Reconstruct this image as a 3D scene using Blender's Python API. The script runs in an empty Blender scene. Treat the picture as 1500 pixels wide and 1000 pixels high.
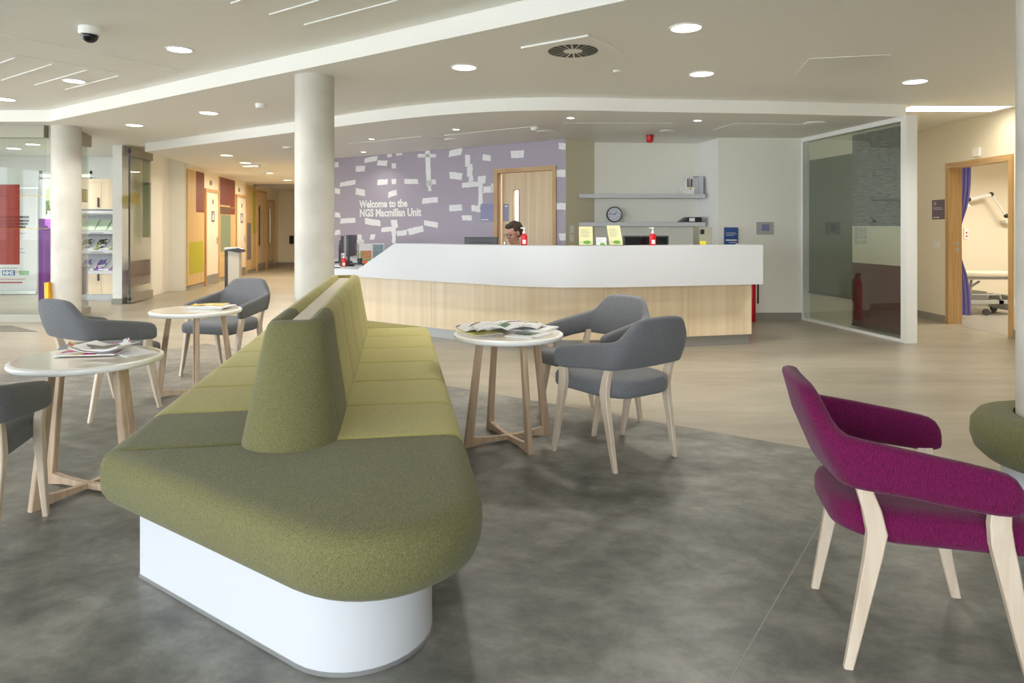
import bpy, bmesh, math, random
from mathutils import Vector, Matrix
random.seed(7)
PI = math.pi
scn = bpy.context.scene
COL = scn.collection
H = 1.30           # eye height
F = 1000.0         # focal length in pixels of the 1500x1000 frame
HY = 333.0         # horizon row

def xl(px, Y): return (px-750.0)/F*Y
def zl(py, Y): return H-(py-HY)/F*Y
def floorpt(px, py):
    Y = H*F/(py-HY); return (xl(px, Y), Y)

# ------------------------------------------------------------------ materials
def lin(c):
    c = c/255.0
    return c/12.92 if c <= 0.04045 else ((c+0.055)/1.055)**2.4
def rgb(r, g, b): return (lin(r), lin(g), lin(b), 1.0)

def new_mat(name):
    m = bpy.data.materials.new(name); m.use_nodes = True
    nt = m.node_tree; b = nt.nodes['Principled BSDF']
    return m, nt, b

def plain(name, col, rough=0.5, metal=0.0, spec=0.5, bump=0.0, bscale=200.0, var=0.0, vscale=4.0, coat=0.0):
    m, nt, b = new_mat(name)
    b.inputs['Base Color'].default_value = col
    b.inputs['Roughness'].default_value = rough
    b.inputs['Metallic'].default_value = metal
    b.inputs['Specular IOR Level'].default_value = spec
    b.inputs['Coat Weight'].default_value = coat
    tc = nt.nodes.new('ShaderNodeTexCoord')
    if bump:
        n = nt.nodes.new('ShaderNodeTexNoise'); n.inputs['Scale'].default_value = bscale
        nt.links.new(tc.outputs['Object'], n.inputs['Vector'])
        bp = nt.nodes.new('ShaderNodeBump'); bp.inputs['Strength'].default_value = bump
        bp.inputs['Distance'].default_value = 0.002
        nt.links.new(n.outputs['Fac'], bp.inputs['Height']); nt.links.new(bp.outputs['Normal'], b.inputs['Normal'])
    if var:
        n = nt.nodes.new('ShaderNodeTexNoise'); n.inputs['Scale'].default_value = vscale; n.inputs['Detail'].default_value = 5
        nt.links.new(tc.outputs['Object'], n.inputs['Vector'])
        mx = nt.nodes.new('ShaderNodeMix'); mx.data_type = 'RGBA'
        mx.inputs['A'].default_value = [c*(1-var) for c in col[:3]]+[1]
        mx.inputs['B'].default_value = [min(1, c*(1+var)) for c in col[:3]]+[1]
        nt.links.new(n.outputs['Fac'], mx.inputs['Factor']); nt.links.new(mx.outputs['Result'], b.inputs['Base Color'])
    return m

def fabric(name, dark, light, scale=420.0, bump=0.5, sheen=0.15):
    """woven heather cloth: two thread directions of stretched noise"""
    m, nt, b = new_mat(name)
    tc = nt.nodes.new('ShaderNodeTexCoord')
    outs = []
    for sc in ((1, 1, 0.22), (0.22, 0.6, 1.0)):
        mp = nt.nodes.new('ShaderNodeMapping'); mp.inputs['Scale'].default_value = sc
        n = nt.nodes.new('ShaderNodeTexNoise'); n.inputs['Scale'].default_value = scale
        n.inputs['Detail'].default_value = 2.0
        nt.links.new(tc.outputs['Object'], mp.inputs['Vector']); nt.links.new(mp.outputs['Vector'], n.inputs['Vector'])
        outs.append(n.outputs['Fac'])
    add = nt.nodes.new('ShaderNodeMath'); add.operation = 'ADD'
    nt.links.new(outs[0], add.inputs[0]); nt.links.new(outs[1], add.inputs[1])
    mr = nt.nodes.new('ShaderNodeMapRange'); mr.inputs['From Min'].default_value = 0.72; mr.inputs['From Max'].default_value = 1.28
    nt.links.new(add.outputs[0], mr.inputs['Value'])
    mx = nt.nodes.new('ShaderNodeMix'); mx.data_type = 'RGBA'
    mx.inputs['A'].default_value = dark; mx.inputs['B'].default_value = light
    nt.links.new(mr.outputs['Result'], mx.inputs['Factor']); nt.links.new(mx.outputs['Result'], b.inputs['Base Color'])
    bp = nt.nodes.new('ShaderNodeBump'); bp.inputs['Strength'].default_value = bump; bp.inputs['Distance'].default_value = 0.0015
    nt.links.new(mr.outputs['Result'], bp.inputs['Height']); nt.links.new(bp.outputs['Normal'], b.inputs['Normal'])
    b.inputs['Roughness'].default_value = 0.9; b.inputs['Specular IOR Level'].default_value = 0.2
    b.inputs['Sheen Weight'].default_value = sheen
    return m

def wood(name, dark, light, scale=(30, 30, 0.8), rough=0.45, bands=0.0):
    m, nt, b = new_mat(name)
    tc = nt.nodes.new('ShaderNodeTexCoord')
    mp = nt.nodes.new('ShaderNodeMapping'); mp.inputs['Scale'].default_value = scale
    nt.links.new(tc.outputs['Object'], mp.inputs['Vector'])
    n = nt.nodes.new('ShaderNodeTexNoise'); n.inputs['Scale'].default_value = 1.0; n.inputs['Detail'].default_value = 6
    n.inputs['Distortion'].default_value = 0.6
    nt.links.new(mp.outputs['Vector'], n.inputs['Vector'])
    mr = nt.nodes.new('ShaderNodeMapRange'); mr.inputs['From Min'].default_value = 0.3; mr.inputs['From Max'].default_value = 0.7
    nt.links.new(n.outputs['Fac'], mr.inputs['Value'])
    mx = nt.nodes.new('ShaderNodeMix'); mx.data_type = 'RGBA'
    mx.inputs['A'].default_value = dark; mx.inputs['B'].default_value = light
    nt.links.new(mr.outputs['Result'], mx.inputs['Factor'])
    nt.links.new(mx.outputs['Result'], b.inputs['Base Color'])
    b.inputs['Roughness'].default_value = rough
    return m

def emit(name, col, strength):
    m = bpy.data.materials.new(name); m.use_nodes = True
    nt = m.node_tree; nt.nodes.clear()
    e = nt.nodes.new('ShaderNodeEmission'); e.inputs['Color'].default_value = col; e.inputs['Strength'].default_value = strength
    o = nt.nodes.new('ShaderNodeOutputMaterial'); nt.links.new(e.outputs[0], o.inputs['Surface'])
    return m

def glassy(name, tint=(1, 1, 1, 1), refl=1.0, diffuse=None, dmix=0.0):
    """thin architectural glass / translucent film: transparent + fresnel gloss (+ a little diffuse film)"""
    m = bpy.data.materials.new(name); m.use_nodes = True
    nt = m.node_tree; nt.nodes.clear()
    t = nt.nodes.new('ShaderNodeBsdfTransparent'); t.inputs['Color'].default_value = tint
    last = t.outputs[0]
    if diffuse:
        d = nt.nodes.new('ShaderNodeBsdfDiffuse'); d.inputs['Color'].default_value = diffuse
        mx = nt.nodes.new('ShaderNodeMixShader'); mx.inputs[0].default_value = dmix
        nt.links.new(last, mx.inputs[1]); nt.links.new(d.outputs[0], mx.inputs[2]); last = mx.outputs[0]
    g = nt.nodes.new('ShaderNodeBsdfGlossy'); g.inputs['Roughness'].default_value = 0.02
    fr = nt.nodes.new('ShaderNodeLayerWeight'); fr.inputs['Blend'].default_value = 0.25
    mt = nt.nodes.new('ShaderNodeMath'); mt.operation = 'MULTIPLY'; mt.inputs[1].default_value = 0.55*refl
    nt.links.new(fr.outputs['Fresnel'], mt.inputs[0])
    mx = nt.nodes.new('ShaderNodeMixShader')
    nt.links.new(mt.outputs[0], mx.inputs[0]); nt.links.new(last, mx.inputs[1]); nt.links.new(g.outputs[0], mx.inputs[2])
    o = nt.nodes.new('ShaderNodeOutputMaterial'); nt.links.new(mx.outputs[0], o.inputs['Surface'])
    return m

def vinyl_floor(name, c1, c2, c3, rough, scale=1.3, stretch=(1, 1, 1), seams=False):
    m, nt, b = new_mat(name)
    tc = nt.nodes.new('ShaderNodeTexCoord')
    mp = nt.nodes.new('ShaderNodeMapping'); mp.inputs['Scale'].default_value = stretch
    mp.inputs['Rotation'].default_value = (0, 0, 0.61)
    nt.links.new(tc.outputs['Object'], mp.inputs['Vector'])
    n1 = nt.nodes.new('ShaderNodeTexNoise'); n1.inputs['Scale'].default_value = scale; n1.inputs['Detail'].default_value = 9; n1.inputs['Roughness'].default_value = 0.68
    n1.inputs['Distortion'].default_value = 0.3
    n2 = nt.nodes.new('ShaderNodeTexNoise'); n2.inputs['Scale'].default_value = scale*4.5; n2.inputs['Detail'].default_value = 8; n2.inputs['Roughness'].default_value = 0.7
    for n in (n1, n2): nt.links.new(mp.outputs['Vector'], n.inputs['Vector'])
    ad = nt.nodes.new('ShaderNodeMath'); ad.operation = 'MULTIPLY_ADD'; ad.inputs[1].default_value = 0.6
    nt.links.new(n2.outputs['Fac'], ad.inputs[0]); nt.links.new(n1.outputs['Fac'], ad.inputs[2])
    cr = nt.nodes.new('ShaderNodeValToRGB')
    cr.color_ramp.elements[0].position = 0.62; cr.color_ramp.elements[0].color = c1
    cr.color_ramp.elements[1].position = 0.98; cr.color_ramp.elements[1].color = c3
    e = cr.color_ramp.elements.new(0.80); e.color = c2
    nt.links.new(ad.outputs[0], cr.inputs['Fac'])
    nt.links.new(cr.outputs['Color'], b.inputs['Base Color'])
    b.inputs['Roughness'].default_value = rough
    b.inputs['Specular IOR Level'].default_value = 0.45
    bp = nt.nodes.new('ShaderNodeBump'); bp.inputs['Strength'].default_value = 0.08; bp.inputs['Distance'].default_value = 0.003
    nt.links.new(n2.outputs['Fac'], bp.inputs['Height']); nt.links.new(bp.outputs['Normal'], b.inputs['Normal'])
    return m

M = {}
M['ceil'] = plain('ceiling_paint', rgb(243, 242, 237), 0.55, bump=0.02)
M['white'] = plain('white_paint', rgb(240, 240, 236), 0.55)
M['wall'] = plain('wall_paint', rgb(240, 238, 227), 0.6)
M['wall_warm'] = plain('warm_wall_paint', rgb(236, 226, 204), 0.6)
M['wall_olive'] = plain('olive_wall_paint', rgb(216, 208, 180), 0.6)
M['purple'] = plain('lilac_wall_paint', rgb(172, 163, 178), 0.6)
M['brush'] = plain('white_brush_paint', rgb(238, 238, 240), 0.6, var=0.12, vscale=22)
M['skirt'] = plain('grey_skirting', rgb(150, 146, 136), 0.5)
M['light_floor'] = vinyl_floor('beige_vinyl', rgb(141, 133, 117), rgb(155, 147, 130), rgb(168, 160, 144), 0.34, 0.9, (0.45, 1.6, 1))
M['dark_floor'] = vinyl_floor('grey_vinyl', rgb(88, 87, 82), rgb(120, 118, 111), rgb(152, 149, 141), 0.38, 1.7, (0.85, 1.15, 1))
M['mat'] = plain('grey_matting', rgb(118, 114, 106), 0.95, bump=0.5, bscale=300)
M['concrete'] = plain('concrete', rgb(202, 198, 188), 0.5, bump=0.35, bscale=14, var=0.34, vscale=2.6)
M['olive_dark'] = fabric('olive_fabric', rgb(92, 90, 56), rgb(128, 125, 84), 420, 0.35)
M['olive_mid'] = fabric('olive_end_fabric', rgb(124, 118, 62), rgb(156, 148, 88), 420, 0.35)
M['olive_light'] = fabric('lime_fabric', rgb(158, 150, 90), rgb(184, 176, 116), 420, 0.3)
M['grey_fab'] = fabric('grey_fabric', rgb(92, 93, 96), rgb(126, 127, 130), 520, 0.3)
M['mag_fab'] = fabric('magenta_fabric', rgb(80, 6, 50), rgb(118, 18, 78), 330, 0.5)
M['beech'] = wood('pale_beech', rgb(204, 184, 160), rgb(222, 206, 186), (26, 26, 2.2), 0.45)
M['table_leg'] = wood('whitened_oak', rgb(176, 148, 120), rgb(204, 180, 154), (30, 30, 2.0), 0.45)
M['oak'] = wood('oak_frame', rgb(176, 138, 88), rgb(206, 170, 118), (40, 40, 1.2), 0.45)
M['oak_h'] = wood('oak_frame_head', rgb(176, 138, 88), rgb(206, 170, 118), (2, 2, 40), 0.45)
M['leaf'] = wood('oak_veneer_door', rgb(200, 172, 132), rgb(220, 196, 160), (34, 34, 0.35), 0.4)
M['veneer'] = wood('maple_veneer', rgb(224, 200, 164), rgb(238, 220, 190), (11, 11, 0.25), 0.35)
M['panel_wood'] = wood('corridor_veneer', rgb(196, 164, 112), rgb(212, 182, 132), (20, 20, 0.4), 0.4)
M['cream'] = plain('cream_laminate', rgb(226, 216, 196), 0.35)
M['laminate'] = plain('white_laminate', rgb(206, 208, 211), 0.4)
M['tabletop'] = plain('glossy_tabletop', rgb(232, 222, 204), 0.12, coat=0.4)
M['tableedge'] = plain('white_table_edge', rgb(250, 249, 244), 0.3)
M['plinth'] = plain('brushed_plinth', rgb(160, 160, 158), 0.35, metal=0.5)
M['steel'] = plain('brushed_steel', rgb(190, 188, 182), 0.35, metal=0.9)
M['alu'] = plain('satin_aluminium', rgb(160, 156, 142), 0.45, metal=0.3)
M['black'] = plain('black_plastic', rgb(26, 27, 29), 0.35)
M['darkgrey'] = plain('dark_grey_plastic', rgb(62, 64, 66), 0.4)
M['screen'] = plain('dark_screen', rgb(18, 20, 24), 0.12)
M['red'] = plain('red_plastic', rgb(205, 20, 32), 0.3)
M['whiteplastic'] = plain('white_plastic', rgb(238, 238, 234), 0.35)
M['yellow'] = plain('yellow_plastic', rgb(246, 190, 20), 0.4)
M['paper'] = plain('white_paper', rgb(240, 240, 240), 0.6)
M['paper_y'] = plain('pale_yellow_paper', rgb(228, 222, 172), 0.6)
M['green'] = plain('green_print', rgb(120, 176, 60), 0.6)
M['skin'] = plain('skin', rgb(200, 150, 128), 0.5, spec=0.4)
M['lips'] = plain('lip_skin', rgb(150, 90, 80), 0.5)
M['hair'] = plain('brown_hair', rgb(62, 46, 34), 0.6, bump=0.8, bscale=60)
M['top_cloth'] = plain('navy_cloth', rgb(40, 42, 70), 0.9)
M['curtain'] = plain('purple_curtain', rgb(140, 132, 190), 0.9)
M['glass'] = glassy('clear_glass', (0.95, 0.97, 0.96, 1))
M['glass_dim'] = glassy('screen_glass', (0.95, 0.97, 0.96, 1), 0.6)
M['film_red'] = glassy('red_film', (0.66, 0.30, 0.26, 1), 1, rgb(170, 80, 70), 0.3)
M['film_purple'] = glassy('violet_film', (0.46, 0.24, 0.52, 1), 1, rgb(125, 75, 140), 0.3)
M['film_mauve'] = glassy('mauve_film', (0.60, 0.45, 0.62, 1), 1, rgb(160, 130, 165), 0.3)
M['film_yellow'] = glassy('yellow_film', (0.86, 0.80, 0.10, 1), 1, rgb(220, 205, 30), 0.4)
M['film_teal'] = glassy('teal_film', (0.42, 0.70, 0.60, 1), 1, rgb(110, 160, 145), 0.35)
M['film_line'] = glassy('yellow_line_film', (0.9, 0.85, 0.5, 1), 1, rgb(220, 205, 120), 0.5)
M['v_red'] = plain('burgundy_vinyl', rgb(124, 66, 58), 0.45)
M['v_red2'] = plain('brown_vinyl', rgb(112, 84, 68), 0.45)
M['v_green'] = plain('lime_vinyl', rgb(172, 168, 44), 0.45)
M['v_teal'] = plain('sage_vinyl', rgb(128, 142, 118), 0.45)
M['v_blue'] = plain('slate_vinyl', rgb(118, 114, 116), 0.45)
M['v_yel'] = plain('ochre_vinyl', rgb(200, 170, 70), 0.45)
M['sign_blue'] = plain('blue_sign', rgb(132, 130, 168), 0.4)
M['sign_purple'] = plain('purple_sign', rgb(112, 98, 116), 0.4)
M['blue'] = plain('blue_print', rgb(38, 82, 150), 0.5)
M['ink'] = plain('dark_ink', rgb(60, 58, 60), 0.6)
M['ink_light'] = plain('grey_ink', rgb(150, 148, 148), 0.6)
M['ink_red'] = plain('red_ink', rgb(170, 60, 60), 0.6)
M['slot'] = plain('white_slot_trim', rgb(250, 250, 250), 0.4)
M['blind_cream'] = plain('cream_blind', rgb(214, 208, 178), 0.8)
M['cushion_vinyl'] = plain('cream_vinyl_pad', rgb(206, 196, 176), 0.5)
M['grey_metal'] = plain('grey_coated_metal', rgb(176, 176, 172), 0.4)
M['foliage'] = plain('garden_foliage', rgb(158, 172, 138), 0.9, var=0.4, vscale=6)
M['bounce_ground'] = plain('daylight_bounce_ground', rgb(212, 210, 204), 0.8, var=0.08, vscale=3)
M['grass'] = plain('grass', rgb(110, 130, 70), 0.95, var=0.3, vscale=3)
M['lamp'] = emit('lamp_diffuser', (1.0, 0.97, 0.90, 1), 9.0)
M['lamp_w'] = emit('warm_lamp_diffuser', (1.0, 0.93, 0.80, 1), 4.5)

def woven_blind(name, dark, light, alpha_scale=60):
    m, nt, b = new_mat(name)
    tc = nt.nodes.new('ShaderNodeTexCoord')
    mp = nt.nodes.new('ShaderNodeMapping'); mp.inputs['Scale'].default_value = (3, 3, 60)
    n = nt.nodes.new('ShaderNodeTexNoise'); n.inputs['Scale'].default_value = 4.0; n.inputs['Detail'].default_value = 6
    nt.links.new(tc.outputs['Object'], mp.inputs['Vector']); nt.links.new(mp.outputs['Vector'], n.inputs['Vector'])
    mr = nt.nodes.new('ShaderNodeMapRange'); mr.inputs['From Min'].default_value = 0.35; mr.inputs['From Max'].default_value = 0.68
    nt.links.new(n.outputs['Fac'], mr.inputs['Value'])
    mx = nt.nodes.new('ShaderNodeMix'); mx.data_type = 'RGBA'; mx.inputs['A'].default_value = dark; mx.inputs['B'].default_value = light
    nt.links.new(mr.outputs['Result'], mx.inputs['Factor']); nt.links.new(mx.outputs['Result'], b.inputs['Base Color'])
    b.inputs['Roughness'].default_value = 0.9
    return m
M['blind_green'] = woven_blind('green_blind', rgb(80, 88, 66), rgb(112, 120, 92))
M['blind_char'] = woven_blind('charcoal_blind', rgb(50, 53, 50), rgb(150, 150, 136))
M['blind_burg'] = woven_blind('burgundy_blind', rgb(66, 34, 38), rgb(118, 76, 62))

# ------------------------------------------------------------------ object helpers
def link(name, me, mats, parent=None, smooth=None):
    o = bpy.data.objects.new(name, me); COL.objects.link(o)
    for m in (mats if isinstance(mats, (list, tuple)) else [mats]): me.materials.append(m)
    if parent is not None: o.parent = parent
    if smooth is not None:
        for p in me.polygons: p.use_smooth = True
        me.set_sharp_from_angle(angle=math.radians(smooth))
    return o

def from_bm(name, bm, mats, parent=None, smooth=None):
    bmesh.ops.recalc_face_normals(bm, faces=bm.faces)
    me = bpy.data.meshes.new(name); bm.to_mesh(me); bm.free()
    return link(name, me, mats, parent, smooth)

def tag(o, label=None, cat=None, group=None, kind=None):
    if label: o['label'] = label
    if cat: o['category'] = cat
    if group: o['group'] = group
    if kind: o['kind'] = kind
    return o

def struct(o): o['kind'] = 'structure'; return o

def empty(name, loc, rz=0.0, label=None, cat=None, group=None):
    o = bpy.data.objects.new(name, None); COL.objects.link(o)
    o.location = loc; o.rotation_euler = (0, 0, rz); o.empty_display_size = 0.1
    return tag(o, label, cat, group)

def copy_tree(o, parent=None):
    c = o.copy(); COL.objects.link(c)
    if parent is not None: c.parent = parent
    for ch in list(o.children): copy_tree(ch, c)
    return c

def bbox(bm, x0, x1, y0, y1, z0, z1, mi=0, mat=None, bev=0.0):
    vs = [bm.verts.new(v) for v in ((x0, y0, z0), (x1, y0, z0), (x1, y1, z0), (x0, y1, z0), (x0, y0, z1), (x1, y0, z1), (x1, y1, z1), (x0, y1, z1))]
    fs = [bm.faces.new([vs[i] for i in f]) for f in ((0, 3, 2, 1), (4, 5, 6, 7), (0, 1, 5, 4), (1, 2, 6, 5), (2, 3, 7, 6), (3, 0, 4, 7))]
    for f in fs: f.material_index = mi
    if bev:
        es = list({e for f in fs for e in f.edges})
        r = bmesh.ops.bevel(bm, geom=es, offset=bev, segments=2, affect='EDGES', profile=0.6)
        vs = list({v for f in r['faces'] for v in f.verts} | {v for v in vs if v.is_valid})
        for f in r['faces']: f.material_index = mi
    if mat is not None: bmesh.ops.transform(bm, matrix=mat, verts=[v for v in vs if v.is_valid])
    return vs

def prism(bm, poly, z0, z1, mi=0, side_mi=None):
    a = [bm.verts.new((p[0], p[1], z0)) for p in poly]; b = [bm.verts.new((p[0], p[1], z1)) for p in poly]
    n = len(poly)
    fs = [bm.faces.new(a[::-1]), bm.faces.new(b)]
    for f in fs: f.material_index = mi
    for i in range(n):
        f = bm.faces.new((a[i], a[(i+1) % n], b[(i+1) % n], b[i])); f.material_index = mi if side_mi is None else side_mi
    return a+b

def loft(bm, rings, close_u=True, cap=True, mi=0):
    R = [[bm.verts.new(p) for p in r] for r in rings]
    n = len(R[0])
    for i in range(len(R)-1):
        for j in range(n if close_u else n-1):
            f = bm.faces.new((R[i][j], R[i][(j+1) % n], R[i+1][(j+1) % n], R[i+1][j])); f.material_index = mi
    if cap:
        f = bm.faces.new(R[0][::-1]); f.material_index = mi
        f = bm.faces.new(R[-1]); f.material_index = mi
    return [v for r in R for v in r]

def lathe(bm, prof, n=32, c=(0, 0, 0), mi=0, cap=True):
    rings = [[(c[0]+r*math.cos(2*PI*k/n), c[1]+r*math.sin(2*PI*k/n), c[2]+z) for k in range(n)] for r, z in prof]
    return loft(bm, rings, cap=cap, mi=mi)

def tube(bm, pts, r, n=10, mi=0):
    pts = [Vector(p) for p in pts]; rings = []
    for i, p in enumerate(pts):
        d = (pts[min(i+1, len(pts)-1)]-pts[max(i-1, 0)]).normalized()
        up = Vector((0, 0, 1)) if abs(d.z) < 0.95 else Vector((1, 0, 0))
        a = d.cross(up).normalized(); b = d.cross(a).normalized()
        rr = r[i] if isinstance(r, (list, tuple)) else r
        rings.append([tuple(p+(a*math.cos(2*PI*k/n)+b*math.sin(2*PI*k/n))*rr) for k in range(n)])
    return loft(bm, rings, mi=mi)

def beam(bm, secs, mi=0, ax=(1, 0), bev=0.004):
    """square-section tapered stick: secs = (x,y,z,wx,wy)"""
    rings = []
    ux = Vector((ax[0], ax[1])).normalized(); uy = Vector((-ux.y, ux.x))
    for (x, y, z, wx, wy) in secs:
        c = min(bev, wx*.3, wy*.3); hx, hy = wx/2, wy/2
        pts = [(-hx+c, -hy), (hx-c, -hy), (hx, -hy+c), (hx, hy-c), (hx-c, hy), (-hx+c, hy), (-hx, hy-c), (-hx, -hy+c)]
        rings.append([(x+ux.x*a+uy.x*b, y+ux.y*a+uy.y*b, z) for a, b in pts])
    return loft(bm, rings, mi=mi)

def poly_offset(poly, ds):
    n = len(poly); L = []
    for i in range(n):
        p = Vector(poly[i]); q = Vector(poly[(i+1) % n]); d = (q-p).normalized(); nn = Vector((-d.y, d.x))
        L.append((p+nn*ds[i], d, nn))
    out = []
    for i in range(n):
        p1, d1, n1 = L[i-1]; p2, d2, n2 = L[i]
        cr = d1.x*d2.y-d1.y*d2.x
        if abs(cr) < 1e-4: out.append(tuple(p2)); continue
        t = ((p2.x-p1.x)*d2.y-(p2.y-p1.y)*d2.x)/cr
        out.append((p1.x+d1.x*t, p1.y+d1.y*t))
    return out

def cushion(bm, poly, tags, prof, mi=0):
    """poly CCW, tags per edge ('o' outer, 's' seam); prof = (z, outer inset, seam inset)"""
    rings = []
    for z, do, dsm in prof:
        ds = [do if t == 'o' else dsm for t in tags]
        rings.append([(p[0], p[1], z) for p in poly_offset(poly, ds)])
    return loft(bm, rings, mi=mi)

def fillet(pts, rs, n=10):
    out = []
    m = len(pts)
    for i in range(m):
        P = Vector(pts[i]); A = Vector(pts[i-1]); B = Vector(pts[(i+1) % m]); r = rs[i]
        if r <= 0: out.append(tuple(P)); continue
        a = (A-P).normalized(); b = (B-P).normalized(); ang = a.angle(b)
        t = r/math.tan(ang/2); c = P+(a+b).normalized()*(r/math.sin(ang/2))
        s = P+a*t; e = P+b*t
        a0 = math.atan2(s.y-c.y, s.x-c.x); a1 = math.atan2(e.y-c.y, e.x-c.x)
        d = (a1-a0+PI) % (2*PI)-PI
        for k in range(n+1): out.append((c.x+r*math.cos(a0+d*k/n), c.y+r*math.sin(a0+d*k/n)))
    return out

def clip(poly, tags, f):
    """keep f(p)>=0; new edges tagged 's'"""
    P, T = [], []
    n = len(poly)
    for i in range(n):
        p, q = poly[i], poly[(i+1) % n]; a, b = f(p), f(q); t = tags[i]
        if a >= 0:
            P.append(p); T.append(t)
            if b < 0:
                k = a/(a-b); P.append((p[0]+(q[0]-p[0])*k, p[1]+(q[1]-p[1])*k)); T.append('s')
        elif b >= 0:
            k = a/(a-b); P.append((p[0]+(q[0]-p[0])*k, p[1]+(q[1]-p[1])*k)); T.append(t)
    # drop duplicates
    P2, T2 = [], []
    for i in range(len(P)):
        q = P[(i+1) % len(P)]
        if (Vector(P[i])-Vector(q)).length > 1e-5: P2.append(P[i]); T2.append(T[i])
    return P2, T2

def plane_mat(p0, p1, z=0.0, off=0.0):
    """matrix: local x along p0->p1, y up, z out of the wall towards the viewer (right-hand side of walking reversed)"""
    d = Vector((p1[0]-p0[0], p1[1]-p0[1], 0)).normalized(); n = d.cross(Vector((0, 0, 1)))
    m = Matrix(((d.x, 0, n.x, p0[0]+n.x*off), (d.y, 0, n.y, p0[1]+n.y*off), (0, 1, 0, z), (0, 0, 0, 1)))
    return m

def hit(px, p0, p1):
    """distance along p0->p1 where the sight line through column px meets that wall, and its depth"""
    k = (px-750.0)/F; dx, dy = p1[0]-p0[0], p1[1]-p0[1]; L = math.hypot(dx, dy); dx /= L; dy /= L
    s = (k*p0[1]-p0[0])/(dx-k*dy); return s, p0[1]+s*dy

def on_wall(px, py, p0, p1):
    s, Y = hit(px, p0, p1); return s, zl(py, Y)

def text_mesh(name, body, size, mat4, m, parent=None, align='LEFT', bold=0.0, ext=0.0005, sx=1.0):
    cu = bpy.data.curves.new(name+'_c', 'FONT'); cu.body = body; cu.size = size; cu.align_x = align
    cu.offset = bold; cu.extrude = ext; cu.resolution_u = 3; cu.space_line = 0.95
    t = bpy.data.objects.new(name+'_t', cu); COL.objects.link(t)
    bpy.context.view_layer.update()
    me = bpy.data.meshes.new_from_object(t.evaluated_get(bpy.context.evaluated_depsgraph_get()))
    bpy.data.objects.remove(t)
    me.transform(mat4 @ Matrix.Diagonal((sx, 1, 1, 1)))
    me.materials.clear()
    return link(name, me, m, parent)

def wall(name, p0, p1, z0, z1, mat, thick=0.12, openings=(), side=1):
    """room face runs p0->p1, thickness behind it; openings = (s0,s1,za,zb)"""
    L = math.hypot(p1[0]-p0[0], p1[1]-p0[1]); mt = plane_mat(p0, p1)
    bm = bmesh.new()
    xs = [0.0]
    ops = sorted(openings)
    cur = 0.0
    for s0, s1, za, zb in ops:
        if s0 > cur: bbox(bm, cur, s0, z0, z1, -thick, 0, mat=mt)
        if za > z0: bbox(bm, s0, s1, z0, za, -thick, 0, mat=mt)
        if zb < z1: bbox(bm, s0, s1, zb, z1, -thick, 0, mat=mt)
        cur = s1
    if cur < L: bbox(bm, cur, L, z0, z1, -thick, 0, mat=mt)
    return struct(from_bm(name, bm, mat))

def skirting(name, p0, p1, s0=0, s1=None, h=0.1):
    L = math.hypot(p1[0]-p0[0], p1[1]-p0[1]); bm = bmesh.new()
    bbox(bm, s0, L if s1 is None else s1, 0.001, h, 0.0, 0.012, mat=plane_mat(p0, p1))
    return struct(from_bm(name, bm, M['skirt']))

# ------------------------------------------------------------------ plan of the place
U = Vector((0.819, -0.573)); V = Vector((0.573, 0.819))     # building grid
def pq(p, q): return (U.x*p+V.x*q, U.y*p+V.y*q)
PW0 = (-3.80, 12.888); PW1 = (0.766, 9.715)                 # lilac wall
SC1 = (4.11, 9.63); SC2 = (4.43, 7.72)                      # glass screen
CL0 = (-6.67, 13.98); CL1 = (-8.085, 23.6)                  # corridor left wall
Z1, Z2, Z3 = 2.56, 2.70, 2.85                               # soffit, main ceiling, raised ceiling
RX = 5.90

# floors
bm = bmesh.new()
prism(bm, [(-12.2, -4.2), (9.6, -4.2), (9.6, 13), (4.6, 13), (4.6, 10.6), (1.2, 10.6), (0.95, 10.0), (-3.6, 13.1), (-5.2, 24), (-8.3, 24), (-6.85, 14.05), (-7.3, 14.05), (-7.3, 13.65), (-12.2, 13.65)], -0.1, 0.0)
struct(from_bm('floor', bm, M['light_floor']))
bm = bmesh.new()
A = (-3.42, 7.63)
prism(bm, [A, pq(U.dot(Vector(A))-12.5+0, V.dot(Vector(A))-0) if False else (A[0]-V.x*9.2, A[1]-V.y*9.2), (-8.7, -4.1), (9.4, -4.1), (9.4, A[1]-0.7*(9.4-A[0])), ], 0.0002, 0.0016)
struct(from_bm('floor_dark_area', bm, M['dark_floor']))
bm = bmesh.new()   # welded seam lines in the vinyl
bm2p = [((1.0, 1.0), (1.62, 3.9)), ((0.2, -1), (0.9, 1.9))]
prism(bm, [(0.30, 1.497), (0.305, 1.497), (1.957, 3.858), (1.952, 3.858)], 0.0017, 0.0021)
struct(from_bm('trim_1', bm, M['skirt']))

# ceilings
back_edge = [(9.6, 12.9), (4.62, 12.9), (4.34, 9.85), (4.2, 9.78), (3.0, 9.78), (3.0, 10.36), (1.2, 10.36), (0.85, 9.9), (-3.68, 12.95), (-5.15, 23.7), (-8.2, 23.7), (-6.74, 14.02), (-7.3, 14.02), (-7.3, 13.6), (-12.1, 13.6)]
bm = bmesh.new(); prism(bm, [(-12.1, -4.1), (9.6, -4.1)]+back_edge, Z3, Z3+0.15)
struct(from_bm('ceiling', bm, M['ceil']))
bm = bmesh.new(); prism(bm, [(-12.1, 9.18), (-6.12, 9.03), (-1.43, 5.745), (0.69, 4.22), (9.6, -2.1)]+back_edge, Z2, Z3)
struct(from_bm('ceiling_main', bm, M['ceil']))
def bez(ps, n=16):
    out = []
    for k in range(n+1):
        t = k/n; a = (1-t)**3; b = 3*t*(1-t)**2; c = 3*t*t*(1-t); d = t**3
        out.append((a*ps[0][0]+b*ps[1][0]+c*ps[2][0]+d*ps[3][0], a*ps[0][1]+b*ps[1][1]+c*ps[2][1]+d*ps[3][1]))
    return out
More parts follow.
